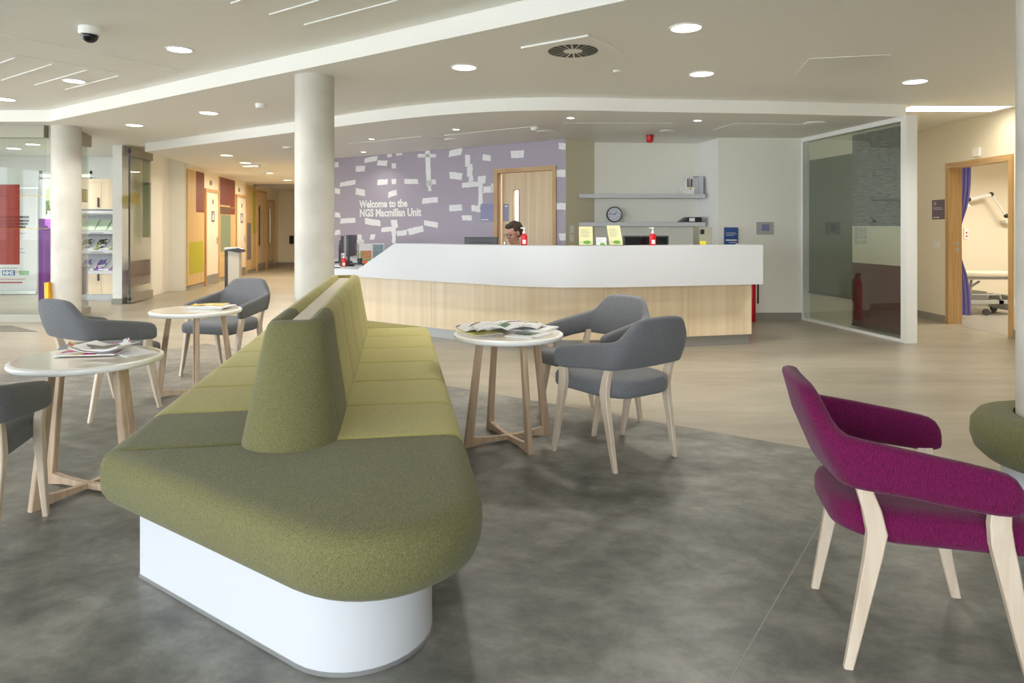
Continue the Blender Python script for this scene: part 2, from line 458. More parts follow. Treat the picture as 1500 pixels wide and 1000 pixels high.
curve = bez([(-1.85, 8.30), (-0.55, 7.38), (0.1, 7.22), (1.3, 7.42)])
bm = bmesh.new(); prism(bm, [(-6.68, 13.99), (-6.43, 13.9), (-6.10, 11.35)]+curve+[(2.9, 7.57), (4.49, 7.78), (4.20, 9.72), (3.0, 9.74), (3.0, 10.33), (1.22, 10.33), (0.84, 9.86), (-3.70, 12.92), (-5.17, 23.65), (-8.1, 23.65)], Z1, Z2-0.0005)
struct(from_bm('ceiling_soffit', bm, M['ceil']))

# walls
purp_open = []
sdl, _ = hit(729, PW0, PW1); sdr, _ = hit(810, PW0, PW1)
wall('wall_back', PW0, PW1, 0, Z1, M['purple'], 0.14, [(sdl, sdr, 0, 2.13)])
A0 = PW1; A1 = (1.22, 10.10); A2 = (2.80, 10.25); A3 = (2.90, 9.60); A4 = SC1
wall('wall_back_return', A0, A1, 0, Z1, M['wall_olive'])
wall('wall_alcove', A1, A2, 0, Z1, M['wall'])
wall('wall_alcove_right', A2, A3, 0, Z1, M['white'])
wall('wall_back_right', A3, A4, 0, Z1, M['wall'])
skirting('baseboard_back_right', A3, A4)
skirting('baseboard_alcove', A1, A2)
skirting('baseboard_back', PW0, PW1, 0, sdl-0.08)
skirting('baseboard_back_2', PW0, PW1, sdr+0.08, None)

# right corridor wall with the treatment-room doorway (normal faces -X)
R0 = (RX, 12.9); R1 = (RX, -4.0)
DY0, DY1 = 9.20, 8.09
wall('wall_right', R0, R1, 0, Z2, M['wall_warm'], 0.14, [(R0[1]-DY0, R0[1]-DY1, 0, 2.10)])
skirting('baseboard_right', R0, R1, 0, R0[1]-DY0-0.10)
skirting('baseboard_right_near', R0, R1, R0[1]-DY1+0.08, R0[1]-2.0)
wall('wall_corridor_end_right', (4.4, 12.85), (RX, 12.85), 0, Z2, M['wall_warm'])
wall('wall_corridor_screen_side', (4.24, 9.72), (4.40, 12.9), 0, Z2, M['wall_warm'], 0.12)
# treatment room
wall('wall_treatment_back', (RX+0.14, 11.3), (9.5, 11.3), 0, Z2, M['wall_warm'])
wall('wall_treatment_right', (9.4, 11.3), (9.4, 6.5), 0, Z2, M['wall_warm'])
wall('wall_treatment_near', (9.4, 6.6), (RX+0.14, 6.6), 0, Z2, M['wall_warm'])
skirting('baseboard_treatment', (RX+0.14, 11.3), (9.5, 11.3))
bm = bmesh.new(); prism(bm, [(RX+0.02, 6.6), (9.4, 6.6), (9.4, 11.3), (RX+0.02, 11.3)], 0.0002, 0.0016)
struct(from_bm('floor_treatment', bm, plain('treatment_vinyl', rgb(150, 144, 134), 0.4)))

# corridor on the left
def cl(px): return hit(px, CL0, CL1)[0]
wall('wall_left_corridor', CL0, CL1, 0, Z3-.002, M['wall_warm'], 0.12)
wall('wall_corridor_end', CL1, (-5.1, 23.6), 0, Z3-.002, M['wall_warm'])
wall('wall_corridor_right', (-5.35, 23.6), (-3.78, 12.95), 0, Z1, M['wall_warm'])
skirting('baseboard_corridor_left', CL0, CL1); skirting('baseboard_corridor_end', CL1, (-5.3, 23.6))
wall('wall_left_lobby', (-7.02, 13.86), (-6.70, 13.97), 0, Z2, M['wall'], 0.1)
# white pillar wall beside the leaflet display
bm = bmesh.new(); prism(bm, [(-6.80, 11.62), (-6.64, 11.62), (-6.98, 13.92), (-7.14, 13.92)], 0, Z2)
struct(from_bm('wall_display_pillar', bm, M['white']))
bm = bmesh.new(); prism(bm, [(-6.812, 11.608), (-6.628, 11.608), (-6.968, 13.6), (-7.02, 13.6)], 0.001, 0.09)
struct(from_bm('baseboard_pillar', bm, M['skirt']))
# lobby behind glass
LB0 = (-12.0, 13.5); LB1 = (-7.06, 13.5)
wall('wall_lobby_back', LB0, LB1, 0, Z2, M['white'], 0.12, [(12.0-9.36, 12.0-8.30, 0.05, 2.42)])
skirting('baseboard_lobby', LB0, LB1, 0, 2.55)
bm = bmesh.new(); mt = plane_mat(LB0, LB1)
for (a, b, c, d) in ((2.64, 3.70, 2.36, 2.42), (2.64, 3.70, 0.05, 0.12), (2.64, 2.70, 0.05, 2.42), (3.64, 3.70, 0.05, 2.42), (2.64, 3.7, 2.26, 2.29)):
    bbox(bm, a, b, c, d, -0.10, -0.02, mat=mt)
struct(from_bm('window_1', bm, M['white']))
bm = bmesh.new(); bbox(bm, 2.70, 3.64, 0.12, 2.36, -0.065, -0.055, mat=mt)
g = struct(from_bm('window_1_pane', bm, M['glass']))

# glazed facades behind and left of the photographer: the daylight of the room
wall('wall_front', (8.0, -4.0), (-12.0, -4.0), 0, Z3, M['white'], 0.2, [(6.6+4.4*i, 6.6+4.4*i+4.1, 0.15, 2.72) for i in range(3)])
wall('wall_left', (-12.0, -4.0), (-12.0, 13.55), 0, Z3, M['white'], 0.2, [(0.3+3.2*i, 0.3+3.2*i+2.95, 0.15, 2.72) for i in range(4)])

# ground and garden outside
bm = bmesh.new(); prism(bm, [(-60, -60), (60, -60), (60, 60), (-60, 60)], -0.25, -0.15)
tag(from_bm('ground', bm, M['bounce_ground'], None), kind='structure')  # outdoor ground made pale so it bounces daylight onto the ceilings

def shrub(name, c, r, label):
    bm = bmesh.new(); rnd = random.Random(int(c[0]*100))
    for k in range(26):
        bmesh.ops.create_icosphere(bm, subdivisions=2, radius=r*rnd.uniform(.25, .5), matrix=Matrix.Translation((c[0]+rnd.gauss(0, r*.5), c[1]+rnd.gauss(0, r*.4), max(r*.3, rnd.uniform(.1, 1.7)*r))))
    for v in bm.verts: v.co += Vector((rnd.uniform(-1, 1), rnd.uniform(-1, 1), rnd.uniform(-1, 1)))*r*.05
    o = from_bm(name, bm, M['foliage']); return tag(o, label, 'shrub')
shrub('garden_shrub', (-10.6, 17.2, 0), 1.5, 'green shrub in the garden outside the lobby window')
shrub('garden_shrub', (0.9, 14.2, 0), 0.62, 'low green bush seen through the door vision panel')

# lilac wall: brush marks and lettering
bm = bmesh.new(); wm = plane_mat(PW0, PW1)
marks = [(190,215,210,243,0),(353,187,423,213,-14),(305,236,355,267,-3),(423,206,477,234,4),(478,166,502,188,-2),(525,160,560,178,-6),(502,222,526,250,0),
 (645,170,745,190,0),(690,150,716,345,8),(694,310,745,337,0),(700,335,718,374,4),(817,145,888,180,-16),(905,175,933,240,0),(916,225,946,295,0),(1002,175,1046,208,5),
 (1157,152,1228,192,-4),(1420,110,1462,146,4),(218,320,303,345,-14),(423,310,480,340,-3),(502,308,526,336,0),(572,308,647,335,0),(820,272,888,310,8),
 (888,325,985,352,-8),(925,290,950,345,0),(975,292,1018,335,-4),(978,335,1001,460,0),(1005,348,1062,383,-4),(1048,332,1062,372,0),(1403,257,1462,297,0),(190,360,218,388,6),
 (305,362,355,398,12),(483,372,530,404,-16),(670,410,755,440,-6),(818,449,888,484,-4),(940,454,988,488,6),(888,508,943,535,0),(1403,440,1462,476,2),
 (190,492,220,518,6),(220,523,303,550,-5),(355,528,440,562,14),(500,532,535,575,6),(503,570,525,660,0),(445,572,505,597,-6),(530,590,600,618,-8),(585,572,675,608,-20),
 (680,540,755,570,14),(190,587,220,615,-6),(1422,607,1462,645,0),(316,612,340,665,6),(305,642,350,660,0),(383,612,410,640,-4)]
rnd = random.Random(3)
for (x0, y0, x1, y1, tl) in marks:
    def W(cx, cy):
        s, z = on_wall(440+cx/3.75, 180+cy/3.75, PW0, PW1); return s, z
    vert = (y1-y0) > (x1-x0)*1.2
    n = 7; top, bot = [], []
    if not vert:
        for k in range(n+1):
            f = k/n; x = x0+(x1-x0)*f; dy = tl*(f-.5)
            if k in (0, n): jx = rnd.uniform(-3, 3)
            else: jx = 0
            top.append(W(x+jx, y0+dy+rnd.uniform(-1.6, 1.6))); bot.append(W(x-jx, y1+dy+rnd.uniform(-1.6, 1.6)))
    else:
        for k in range(n+1):
            f = k/n; y = y0+(y1-y0)*f; dx = tl*(f-.5)
            top.append(W(x1+dx+rnd.uniform(-2, 2), y)); bot.append(W(x0+dx+rnd.uniform(-2, 2), y))
        top, bot = top, bot
    L_ = math.hypot(PW1[0]-PW0[0], PW1[1]-PW0[1])
    pts = [(min(L_-.002, max(.002, a)), min(b, Z1-.003)) for a, b in (bot+top[::-1])]
    a = [bm.verts.new(wm @ Vector((p[0], p[1], 0.0006))) for p in pts]; b = [bm.verts.new(wm @ Vector((p[0], p[1], 0.0026))) for p in pts]
    try:
        bm.faces.new(b)
        for i in range(len(a)): bm.faces.new((a[i], a[(i+1) % len(a)], b[(i+1) % len(a)], b[i]))
    except ValueError: pass
wall_back = bpy.data.objects['wall_back']
from_bm('brush_marks', bm, M['brush'], wall_back)
s, z = on_wall(527, 304, PW0, PW1)
text_mesh('lettering', 'Welcome to the', 0.175, wm @ Matrix.Translation((s, z, 0.004)), M['white'], wall_back, bold=0.0075, sx=0.98)
s2, z2 = on_wall(527, 317, PW0, PW1)
text_mesh('lettering', 'NGS Macmillan Unit', 0.180, wm @ Matrix.Translation((s, z2, 0.004)), M['white'], wall_back, bold=0.0075, sx=0.98)

# doors ------------------------------------------------------------
def frame_bm(bm, mt, s0, s1, ztop, w=0.07, out=0.02, depth=0.16):
    bbox(bm, s0-w, s0+.004, 0.002, ztop, -depth, out, mat=mt, mi=0)
    bbox(bm, s1-.004, s1+w, 0.002, ztop, -depth, out, mat=mt, mi=0)
    bbox(bm, s0-w, s1+w, ztop-.004, ztop+w, -depth, out, mat=mt, mi=1)
bm = bmesh.new(); frame_bm(bm, wm, sdl+.0, sdr-.0, 2.13, 0.06, 0.02, 0.145)
d1 = struct(from_bm('door_1', bm, [M['oak'], M['oak_h']]))
bm = bmesh.new()
vs0, _ = hit(748, PW0, PW1); vs1, _ = hit(756, PW0, PW1)
a, b_ = sdl+0.03, sdr-0.004
for (x0, x1, z0, z1) in ((a, vs0, .01, 2.132), (vs1, b_, .01, 2.132), (vs0, vs1, .01, 0.8), (vs0, vs1, 1.86, 2.132)):
    bbox(bm, x0, x1, z0, z1, -0.12, -0.075, mat=wm)
leaf = struct(from_bm('door_leaf', bm, M['leaf'], d1))
bm = bmesh.new()
for (x0, x1, z0, z1) in ((vs0-.012, vs0+.004, .8, 1.87), (vs1-.004, vs1+.012, .8, 1.87), (vs0-.012, vs1+.012, 1.858, 1.872), (vs0-.012, vs1+.012, .792, .806)):
    bbox(bm, x0, x1, z0, z1, -0.124, -0.068, mat=wm)
from_bm('vision_panel_bead', bm, M['oak'], leaf)
bm = bmesh.new(); bbox(bm, vs0, vs1, 0.8, 1.86, -0.10, -0.095, mat=wm); from_bm('vision_panel', bm, M['glass'], leaf)
bm = bmesh.new(); bbox(bm, sdl+.07, sdl+.10, .95, 1.08, -0.075, -0.06, mat=wm); tube(bm, [wm @ Vector((sdl+.085, 1.03, -.07)), wm @ Vector((sdl+.085, 1.03, -.02)), wm @ Vector((sdl+.2, 1.03, -.02))], .009)
from_bm('door_handle', bm, M['steel'], leaf)

# signs
def sign(name, px0, px1, py0, py1, p0, p1, mat, label, cat='sign', lines=(), txt=None, thick=0.006, off=0.001, tcol='white', group=None):
    s0, z0 = on_wall(px0, py1, p0, p1); s1, z1 = on_wall(px1, py0, p0, p1)
    sc, zt = on_wall((px0+px1)/2, py0, p0, p1); _, zb = on_wall((px0+px1)/2, py1, p0, p1)
    mt = plane_mat(p0, p1); bm = bmesh.new()
    root = empty(name, mt @ Vector(((s0+s1)/2, zb, off)), 0, label, cat, group)
    inv = Matrix.Translation(-root.location)
    bbox(bm, s0, s1, zb, zt, off, off+thick, mat=inv @ mt)
    from_bm('sign_plate', bm, mat, root)
    w, h = s1-s0, zt-zb
    if lines:
        bm = bmesh.new()
        for (a, b, c, d) in lines: bbox(bm, s0+a*w, s0+b*w, zb+c*h, zb+d*h, off+thick, off+thick+.001, mat=inv @ mt)
        from_bm('print', bm, M[tcol], root)
    if txt:
        for (t, fx, fz, sz) in txt:
            text_mesh('lettering', t, sz*h, inv @ mt @ Matrix.Translation((s0+fx*w, zb+fz*h, off+thick+.0008)), M[tcol], root, bold=.001)
    return root
sign('wall_sign', 704.5, 724, 298.5, 324, PW0, PW1, M['sign_blue'], 'pale blue notice on the lilac wall left of the oak door', lines=[(.05, .6, .07, .11)], off=.003)
sign('door_sign', 733.5, 741, 298.5, 324, PW0, PW1, M['sign_blue'], 'narrow blue sign on the oak door leaf beside its window', lines=[(.3, .85, .84, .9)], off=-0.072, thick=.004)

# treatment-room door frame (open, leaf swung inside)
rm = plane_mat(R0, R1)
a, b_ = R0[1]-DY0, R0[1]-DY1
bm = bmesh.new(); frame_bm(bm, rm, a+.0, b_-.0, 2.10, 0.065, 0.02, 0.16)

d2 = struct(from_bm('door_2', bm, [M['oak'], M['oak_h']]))
bm = bmesh.new()
for zz in (0.98, 1.06): bbox(bm, a+.004, a+.007, zz, zz+.045, -.12, -.075, mat=rm)
from_bm('strike_plate', bm, M['steel'], d2)
sign('room_sign', 1366, 1384, 292.5, 321, R0, R1, M['sign_purple'], 'purple room sign reading 11 left of the treatment doorway', lines=[(.1, .75, .58, .6), (.1, .9, .5, .52), (.1, .6, .07, .12)], txt=[('11', .12, .72, .26)])
sign('wall_socket', 1369, 1377, 353, 363, R0, R1, M['whiteplastic'], 'small white wall switch left of the treatment doorway', 'switch', lines=[(.3, .7, .3, .7)], thick=.012)
sign('call_indicator', 1428, 1437, 216, 229, R0, R1, M['whiteplastic'], 'white call indicator box above the treatment doorway', 'indicator', lines=[(.2, .8, .6, .85)], thick=.03)
sign('wall_socket', 1486.5, 1492, 437, 449, R0, R1, M['whiteplastic'], 'low white socket right of the treatment doorway', 'socket', thick=.012)
# back right wall items
sign('control_panel', 1108, 1133, 325, 343.5, A3, A4, M['grey_metal'], 'square grey intercom panel with small screen on back wall', 'control panel', lines=[(.30, .74, .30, .82)], tcol='sign_blue', thick=.01)
sign('wall_switch', 835, 840, 330, 341, A0, A1, M['whiteplastic'], 'upper white socket plate on the olive wall strip', 'switch', thick=.01)
sign('wall_switch', 835, 840, 343, 354, A0, A1, M['whiteplastic'], 'lower white socket plate on the olive wall strip', 'switch', thick=.01)
r = sign('leaflet_dispenser', 1060.5, 1080, 333, 358, A3, A4, M['blue'], 'blue printed notice holder on the back wall behind the counter end', 'notice', lines=[(0.08, .92, .22, .30), (.1, .8, .68, .70), (.1, .9, .6, .62), (.1, .7, .52, .54), (.3, .9, .1, .13)], thick=.03)
sign('hook', 849, 854, 304, 314, A1, A2, M['whiteplastic'], 'white door-stop sensor on the olive strip left of the clock', 'sensor', thick=.04)

# floating shelves ----------------------------------------------------
def shelf(zt, label):
    bm = bmesh.new(); y = 9.86
    x0 = 0.965
    prism(bm, [(x0, y), (2.80, y+.02), (2.785, 10.235), (1.235, 10.09), (1.0, y+.03)], zt-0.055, zt)
    return tag(from_bm('wall_shelf', bm, M['laminate']), label, 'shelf', 'floating shelves in the alcove')
shelf(zl(284, 9.86), 'upper white floating shelf in the alcove, carrying the files')
shelf(zl(325.5, 9.86), 'lower white floating shelf in the alcove, carrying the clock')
zu, zd = zl(284, 9.86), zl(325.5, 9.86)
# clock
cx, cyy = xl(900, 9.97), 9.97; cr = 0.115
ck = empty('wall_clock', (cx, cyy, zd+.001), 0, 'round grey clock standing on the lower shelf', 'clock')
def disc(bm, r, y0, y1, cz, n=40, mi=0):
    loft(bm, [[(r*math.cos(2*PI*k/n), y0, cz+r*math.sin(2*PI*k/n)) for k in range(n)], [(r*math.cos(2*PI*k/n), y1, cz+r*math.sin(2*PI*k/n)) for k in range(n)]], mi=mi)
bm = bmesh.new()
n = 40
loft(bm, [[(rr*math.cos(2*PI*k/n), y, cr+rr*math.sin(2*PI*k/n)) for k in range(n)] for rr, y in ((cr, .03), (cr, -.01), (cr-.006, -.018), (cr-.016, -.018), (cr-.018, -.008))], cap=True)
from_bm('clock_rim', bm, M['darkgrey'], ck, 40)
bm = bmesh.new(); disc(bm, cr-.017, -.011, -.009, cr); from_bm('clock_face', bm, plain('clock_face', rgb(206, 212, 222), .4), ck)
for k in range(12):
    a = k*PI/6; m = Matrix.Translation((0, -.0125, cr)) @ Matrix.Rotation(a, 4, 'Y')
    bm = bmesh.new(); bbox(bm, -.004, .004, -.001, .001, .068, .084, mat=m); from_bm('hour_mark', bm, M['ink'], ck)
bm = bmesh.new()
bbox(bm, -.003, .003, -.001, .001, -.01, .075, mat=Matrix.Translation((0, -.0145, cr)) @ Matrix.Rotation(math.radians(-84), 4, 'Y'))
bbox(bm, -.004, .004, -.001, .001, -.01, .05, mat=Matrix.Translation((0, -.014, cr)) @ Matrix.Rotation(math.radians(48), 4, 'Y'))
from_bm('clock_hands', bm, M['black'], ck)
# lever arch file lying down
def box_thing(name, x0, x1, y0, y1, z0, z1, mat, label, cat, group=None, bev=.002, parts=()):
    root = empty(name, ((x0+x1)/2, (y0+y1)/2, z0), 0, label, cat, group); ox, oy, oz = root.location
    bm = bmesh.new(); bbox(bm, x0-ox, x1-ox, y0-oy, y1-oy, 0, z1-oz, bev=bev)
    from_bm(parts[0][0] if parts and isinstance(parts[0], str) else 'body', bm, mat, root)
    for pn, a, b, c, d, m in [p for p in parts if not isinstance(p, str)]:   # printed areas on the front face
        bm = bmesh.new(); w = x1-x0; h = z1-z0
        bbox(bm, x0-ox+a*w, x0-ox+b*w, y0-oy-.0015, y0-oy-.0002, c*h, d*h); from_bm(pn, bm, m, root)
    return root
fl = empty('lever_arch_file', (xl(1012, 9.92), 9.92, zd+.001), 0, 'black lever arch file lying flat on the lower shelf', 'file')
bm = bmesh.new(); loft(bm, [[(-.155, y, .001), (-.04+(-.0), y, .001), (.145, y, .001), (.145, y, .075), (-.05, y, .075)] for y in (-.04, .22)])
from_bm('cover', bm, M['darkgrey'], fl)
bm = bmesh.new(); bbox(bm, -.05, .145, -.046, -.040, .003, .072); from_bm('spine', bm, M['black'], fl)
bm = bmesh.new(); bbox(bm, -.035, .045, -.048, -.046, .012, .063); from_bm('spine_label', bm, M['paper'], fl)
# files upright on the upper shelf
def upfile(x0, w, h, d, mat, label, y=9.92, parts=(), cat='file'):
    return box_thing('box_file', x0, x0+w, y, y+d, zu+.001, zu+.001+h, mat, label, cat, 'files standing on the upper shelf', parts=parts)
f_grey = plain('pale_grey_file', rgb(196, 198, 204), .5)
upfile(xl(1023.6, 9.96), .068, .262, .24, f_grey, 'rightmost pale grey file standing on the upper shelf', 9.96)
upfile(xl(1016, 9.96), .072, .262, .24, f_grey, 'tall pale grey file left of the rightmost one on the upper shelf', 9.96, parts=[('spine_band', .0, 1, .93, 1.0, M['ink_light'])])
upfile(xl(1011, 10.0), .04, .25, .2, M['paper'], 'thin file with brown picture spine on the upper shelf', 10.0, parts=[('spine_picture', .15, .85, .3, .9, M['v_red2'])], cat='book')
upfile(xl(1006, 10.0), .03, .24, .2, M['paper'], 'thin file with dark striped spine, leftmost on the upper shelf', 10.0, parts=[('spine_stripe', .2, .8, .3, .95, M['ink'])], cat='book')
bx = empty('storage_box', (xl(1008, 9.86)+.0, 9.885, zu+.001), 0, 'small white lidded box on the upper shelf before the files', 'box')
bm = bmesh.new(); loft(bm, [[(-.085, -.02, 0), (.085, -.02, 0), (.085, .10, 0), (-.085, .10, 0)], [(-.09, -.022, .06), (.09, -.022, .06), (.09, .10, .06), (-.09, .10, .06)]]); from_bm('body', bm, M['whiteplastic'], bx)
bm = bmesh.new(); bbox(bm, -.097, .097, -.024, .105, .06, .098, bev=.003); from_bm('lid', bm, M['whiteplastic'], bx)
bm = bmesh.new(); bbox(bm, .015, .05, -.0265, -.0245, .066, .085); from_bm('box_label', bm, M['v_yel'], bx)

# ------------------------------------------------------------------ reception desk
fp = [(-3.6, 9.70), (-1.96, 8.54), (-0.92, 7.80), (-0.10, 7.225)]
fc = bez([(-0.10, 7.225), (0.32, 6.94), (0.72, 6.93), (1.25, 7.05)], 12)
front = [(-2.42, 8.87), (-1.96, 8.54), (-0.92, 7.80)]+fc+[(2.72, 7.40)]
desk = empty('reception_desk', (0, 8, 0), 0, 'long white and pale wood reception counter with angled front', 'reception desk')
DI = Matrix.Translation((0, -8, 0))
def offs(path, d):
    out = []
    for i, p in enumerate(path):
        a = Vector(path[max(0, i-1)]); b = Vector(path[min(len(path)-1, i+1)]); t = (b-a).normalized(); n = Vector((-t.y, t.x))
        out.append((p[0]+n.x*d, p[1]+n.y*d))
    return out
def band(bm, path, thick, zb, zt, mi=0):
    """vertical sheet along path; zb/zt constant or lists"""
    inn = offs(path, thick); n = len(path)
    ZB = zb if isinstance(zb, list) else [zb]*n; ZT = zt if isinstance(zt, list) else [zt]*n
    rings = [[(path[i][0], path[i][1], ZB[i]), (path[i][0], path[i][1], ZT[i]), (inn[i][0], inn[i][1], ZT[i]), (inn[i][0], inn[i][1], ZB[i])] for i in range(n)]
    loft(bm, rings, mi=mi)
def along(path, x):
    for i in range(len(path)-1):
        if path[i][0] <= x <= path[i+1][0]:
            f = (x-path[i][0])/(path[i+1][0]-path[i][0]); return path[i][1]+(path[i+1][1]-path[i][1])*f
# points where the top edge changes height
xa, xb = -1.925, -1.40
hi = [(xa, along(front, xa)), (xb, along(front, xb))]
full = sorted(front+hi)
def topz(x): return .775 if x <= xa+1e-6 else (1.11 if x >= xb-1e-6 else .775+(1.11-.775)*(x-xa)/(xb-xa))
bm = bmesh.new(); band(bm, full, 0.03, .685, [topz(p[0]) for p in full])
bmesh.ops.transform(bm, matrix=DI, verts=bm.verts); from_bm('front_panel', bm, M['laminate'], desk, 30)
cap = [p for p in full if p[0] >= xb-1e-6]
bm = bmesh.new(); inner = offs(cap, 0.30)
prism(bm, offs(cap, .031)+inner[::-1], 1.08, 1.1095)
bbox(bm, 2.69, 2.72, 7.402+.03, 7.402+.8, .685, 1.11)
bmesh.ops.transform(bm, matrix=DI, verts=bm.verts); from_bm('counter_top', bm, M['laminate'], desk)
bm = bmesh.new(); wf = offs(front, 0.20); wf[-1] = (2.665, wf[-1][1])
band(bm, wf, 0.03, .115, .69); 
bbox(bm, 2.635, 2.665, wf[-1][1], wf[-1][1]+.62, .115, .69)
bmesh.ops.transform(bm, matrix=DI, verts=bm.verts); from_bm('wood_front', bm, M['veneer'], desk, 30)
for px in (632, 1008, 884):
    for i in range(len(wf)-1):
        s, Y = hit(px, wf[i], wf[i+1]); L = math.dist(wf[i], wf[i+1])
        if 0 <= s <= L and Y > 0:
            bm = bmesh.new(); bbox(bm, s-.002, s+.002, .118, .688, .0002, .0012, mat=DI @ plane_mat(wf[i], wf[i+1])); from_bm('panel_joint', bm, M['oak'], desk)
bm = bmesh.new(); pf = offs(front, 0.235); pf[-1] = (2.65, pf[-1][1]); band(bm, pf, .02, .001, .118); bbox(bm, 2.62, 2.65, pf[-1][1], pf[-1][1]+.6, .001, .118)
bmesh.ops.transform(bm, matrix=DI, verts=bm.verts); from_bm('plinth', bm, M['plinth'], desk)
bm = bmesh.new()
wt_in = offs(front, .64)
prism(bm, offs(front, .032)+wt_in[::-1], .735, .76)
bmesh.ops.transform(bm, matrix=DI, verts=bm.verts); from_bm('worktop', bm, M['laminate'], desk)
# lower desk along the lilac wall
wd = empty('rear_desk', (-2.2, 11.3, 0), 0, 'white desk running along the lilac wall behind the counter', 'desk')
bm = bmesh.new(); mt = Matrix.Translation((2.2, -11.3, 0)) @ wm
bbox(bm, 1.1, 3.45, .735, .76, .012, .80, mat=mt); from_bm('desktop', bm, M['laminate'], wd)
for sx_ in (1.12, 2.2, 3.40):
    bm = bmesh.new(); bbox(bm, sx_, sx_+.03, .002, .735, .02, .78, mat=mt); from_bm('side_panel', bm, M['laminate'], wd)
# return desk linking counter and wall at the left
rd = empty('return_desk', (-3, 10, 0), 0, 'white desk wing joining the counter to the lilac wall, carrying monitors', 'desk')
q0 = Vector((-2.50, 9.95)); 
def rq(a, b): return (q0.x+U.x*a+V.x*b+3, q0.y+U.y*a+V.y*b-10)
bm = bmesh.new(); prism(bm, [rq(-.3, -.12), rq(1.0, -.12), rq(1.0, 1.12), rq(-.3, 1.12)], .733, .758); from_bm('desktop', bm, M['laminate'], rd)
for b0 in (0.0, 1.05):
    bm = bmesh.new(); prism(bm, [rq(.0, b0), rq(.9, b0), rq(.9, b0+.03), rq(.0, b0+.03)], .002, .733); from_bm('side_panel', bm, M['laminate'], rd)

def monitor(loc, rz, w, h, label, stand=.12, tilt=0.0, front_mat='screen', cat='monitor'):
    r = empty('computer_monitor', loc, rz, label, cat)
    bm = bmesh.new(); bbox(bm, -w/2, w/2, -.02, .02, stand, stand+h, bev=.006); bbox(bm, -w*.3, w*.3, .02, .045, stand+h*.25, stand+h*.75, bev=.008); from_bm('casing', bm, M['darkgrey'], r, 35)
    bm = bmesh.new(); bbox(bm, -w/2+.015, w/2-.015, -.0215, -.0202, stand+.018, stand+h-.015); from_bm('display', bm, M[front_mat], r)
    bm = bmesh.new(); bbox(bm, -.03, .03, .03, .06, .008, stand+h*.5, bev=.004); bbox(bm, -.12, .12, -.07, .12, .001, .012, bev=.004); from_bm('stand', bm, M['black'], r, 35)
    return r
DZ = .7605
def on_front(px, depth):
    """ground position behind the counter front on the sight line of column px"""
    for i in range(len(front)-1):
        s, Y = hit(px, front[i], front[i+1]); L = math.dist(front[i], front[i+1])
        if -1e-6 <= s <= L+1e-6: break
    Y += depth; return xl(px, Y), Y
x, y = on_front(705, .42)
monitor((x, y, DZ), PI-0.30, .40, .235, 'dark monitor seen from behind in front of the seated person', stand=zl(347, y)-DZ-.235)
x, y = on_front(946, .40)
mo = monitor((x, y, DZ), 0.05, .50, .22, 'wide black screen behind the counter and the right red bottle', stand=zl(345, y)-DZ-.22)
monitor((xl(502, 10.6), 10.6, DZ), PI/2+.20, .42, .27, 'thin monitor seen edge-on at the left desk wing', stand=.14)
monitor((xl(515, 10.0), 10.0, DZ), PI/2-.03, .46, .31, 'larger angled monitor on the left desk wing beside the column', stand=.12)

def sanitizer(loc, label, s=1.0):
    r = empty('sanitiser_bottle', loc, 0, label, 'bottle', 'red pump sanitiser bottles')
    bm = bmesh.new(); n = 16
    rings = []
    for (wx, wy, z) in ((.030, .018, 0), (.033, .021, .004), (.033, .021, .085), (.031, .020, .10), (.018, .015, .112), (.013, .013, .118)):
        rings.append([(s*wx*(abs(math.cos(t))**.6)*(1 if math.cos(t) > 0 else -1), s*wy*(abs(math.sin(t))**.6)*(1 if math.sin(t) > 0 else -1), s*z) for t in [2*PI*k/n+.01 for k in range(n)]])
    loft(bm, rings); from_bm('bottle_body', bm, M['red'], r, 40)
    bm = bmesh.new(); bbox(bm, -.014*s, .018*s, -.0225*s, -.0212*s, .015*s, .055*s); from_bm('bottle_label', bm, M['paper'], r)
    bm = bmesh.new(); lathe(bm, [(.015*s, .116*s), (.015*s, .134*s), (.006*s, .138*s), (.006*s, .160*s), (.013*s, .162*s), (.013*s, .174*s)], 14)
    bbox(bm, -.034*s, .01*s, -.007*s, .007*s, .165*s, .176*s, bev=.002); from_bm('pump', bm, M['whiteplastic'], r, 40)
    return r
CT = 1.11
x, y = on_front(767.5, .16); sanitizer((x, y, CT), 'red pump bottle on the counter in front of the seated person', 1.08)
x, y = on_front(956, .16); sanitizer((x, y, CT), 'red pump bottle on the counter before the wide black screen', 1.08)
sanitizer((xl(504, 9.35)+.0, 9.35, DZ), 'red pump bottle on the low desk beside the concrete column', 1.05)

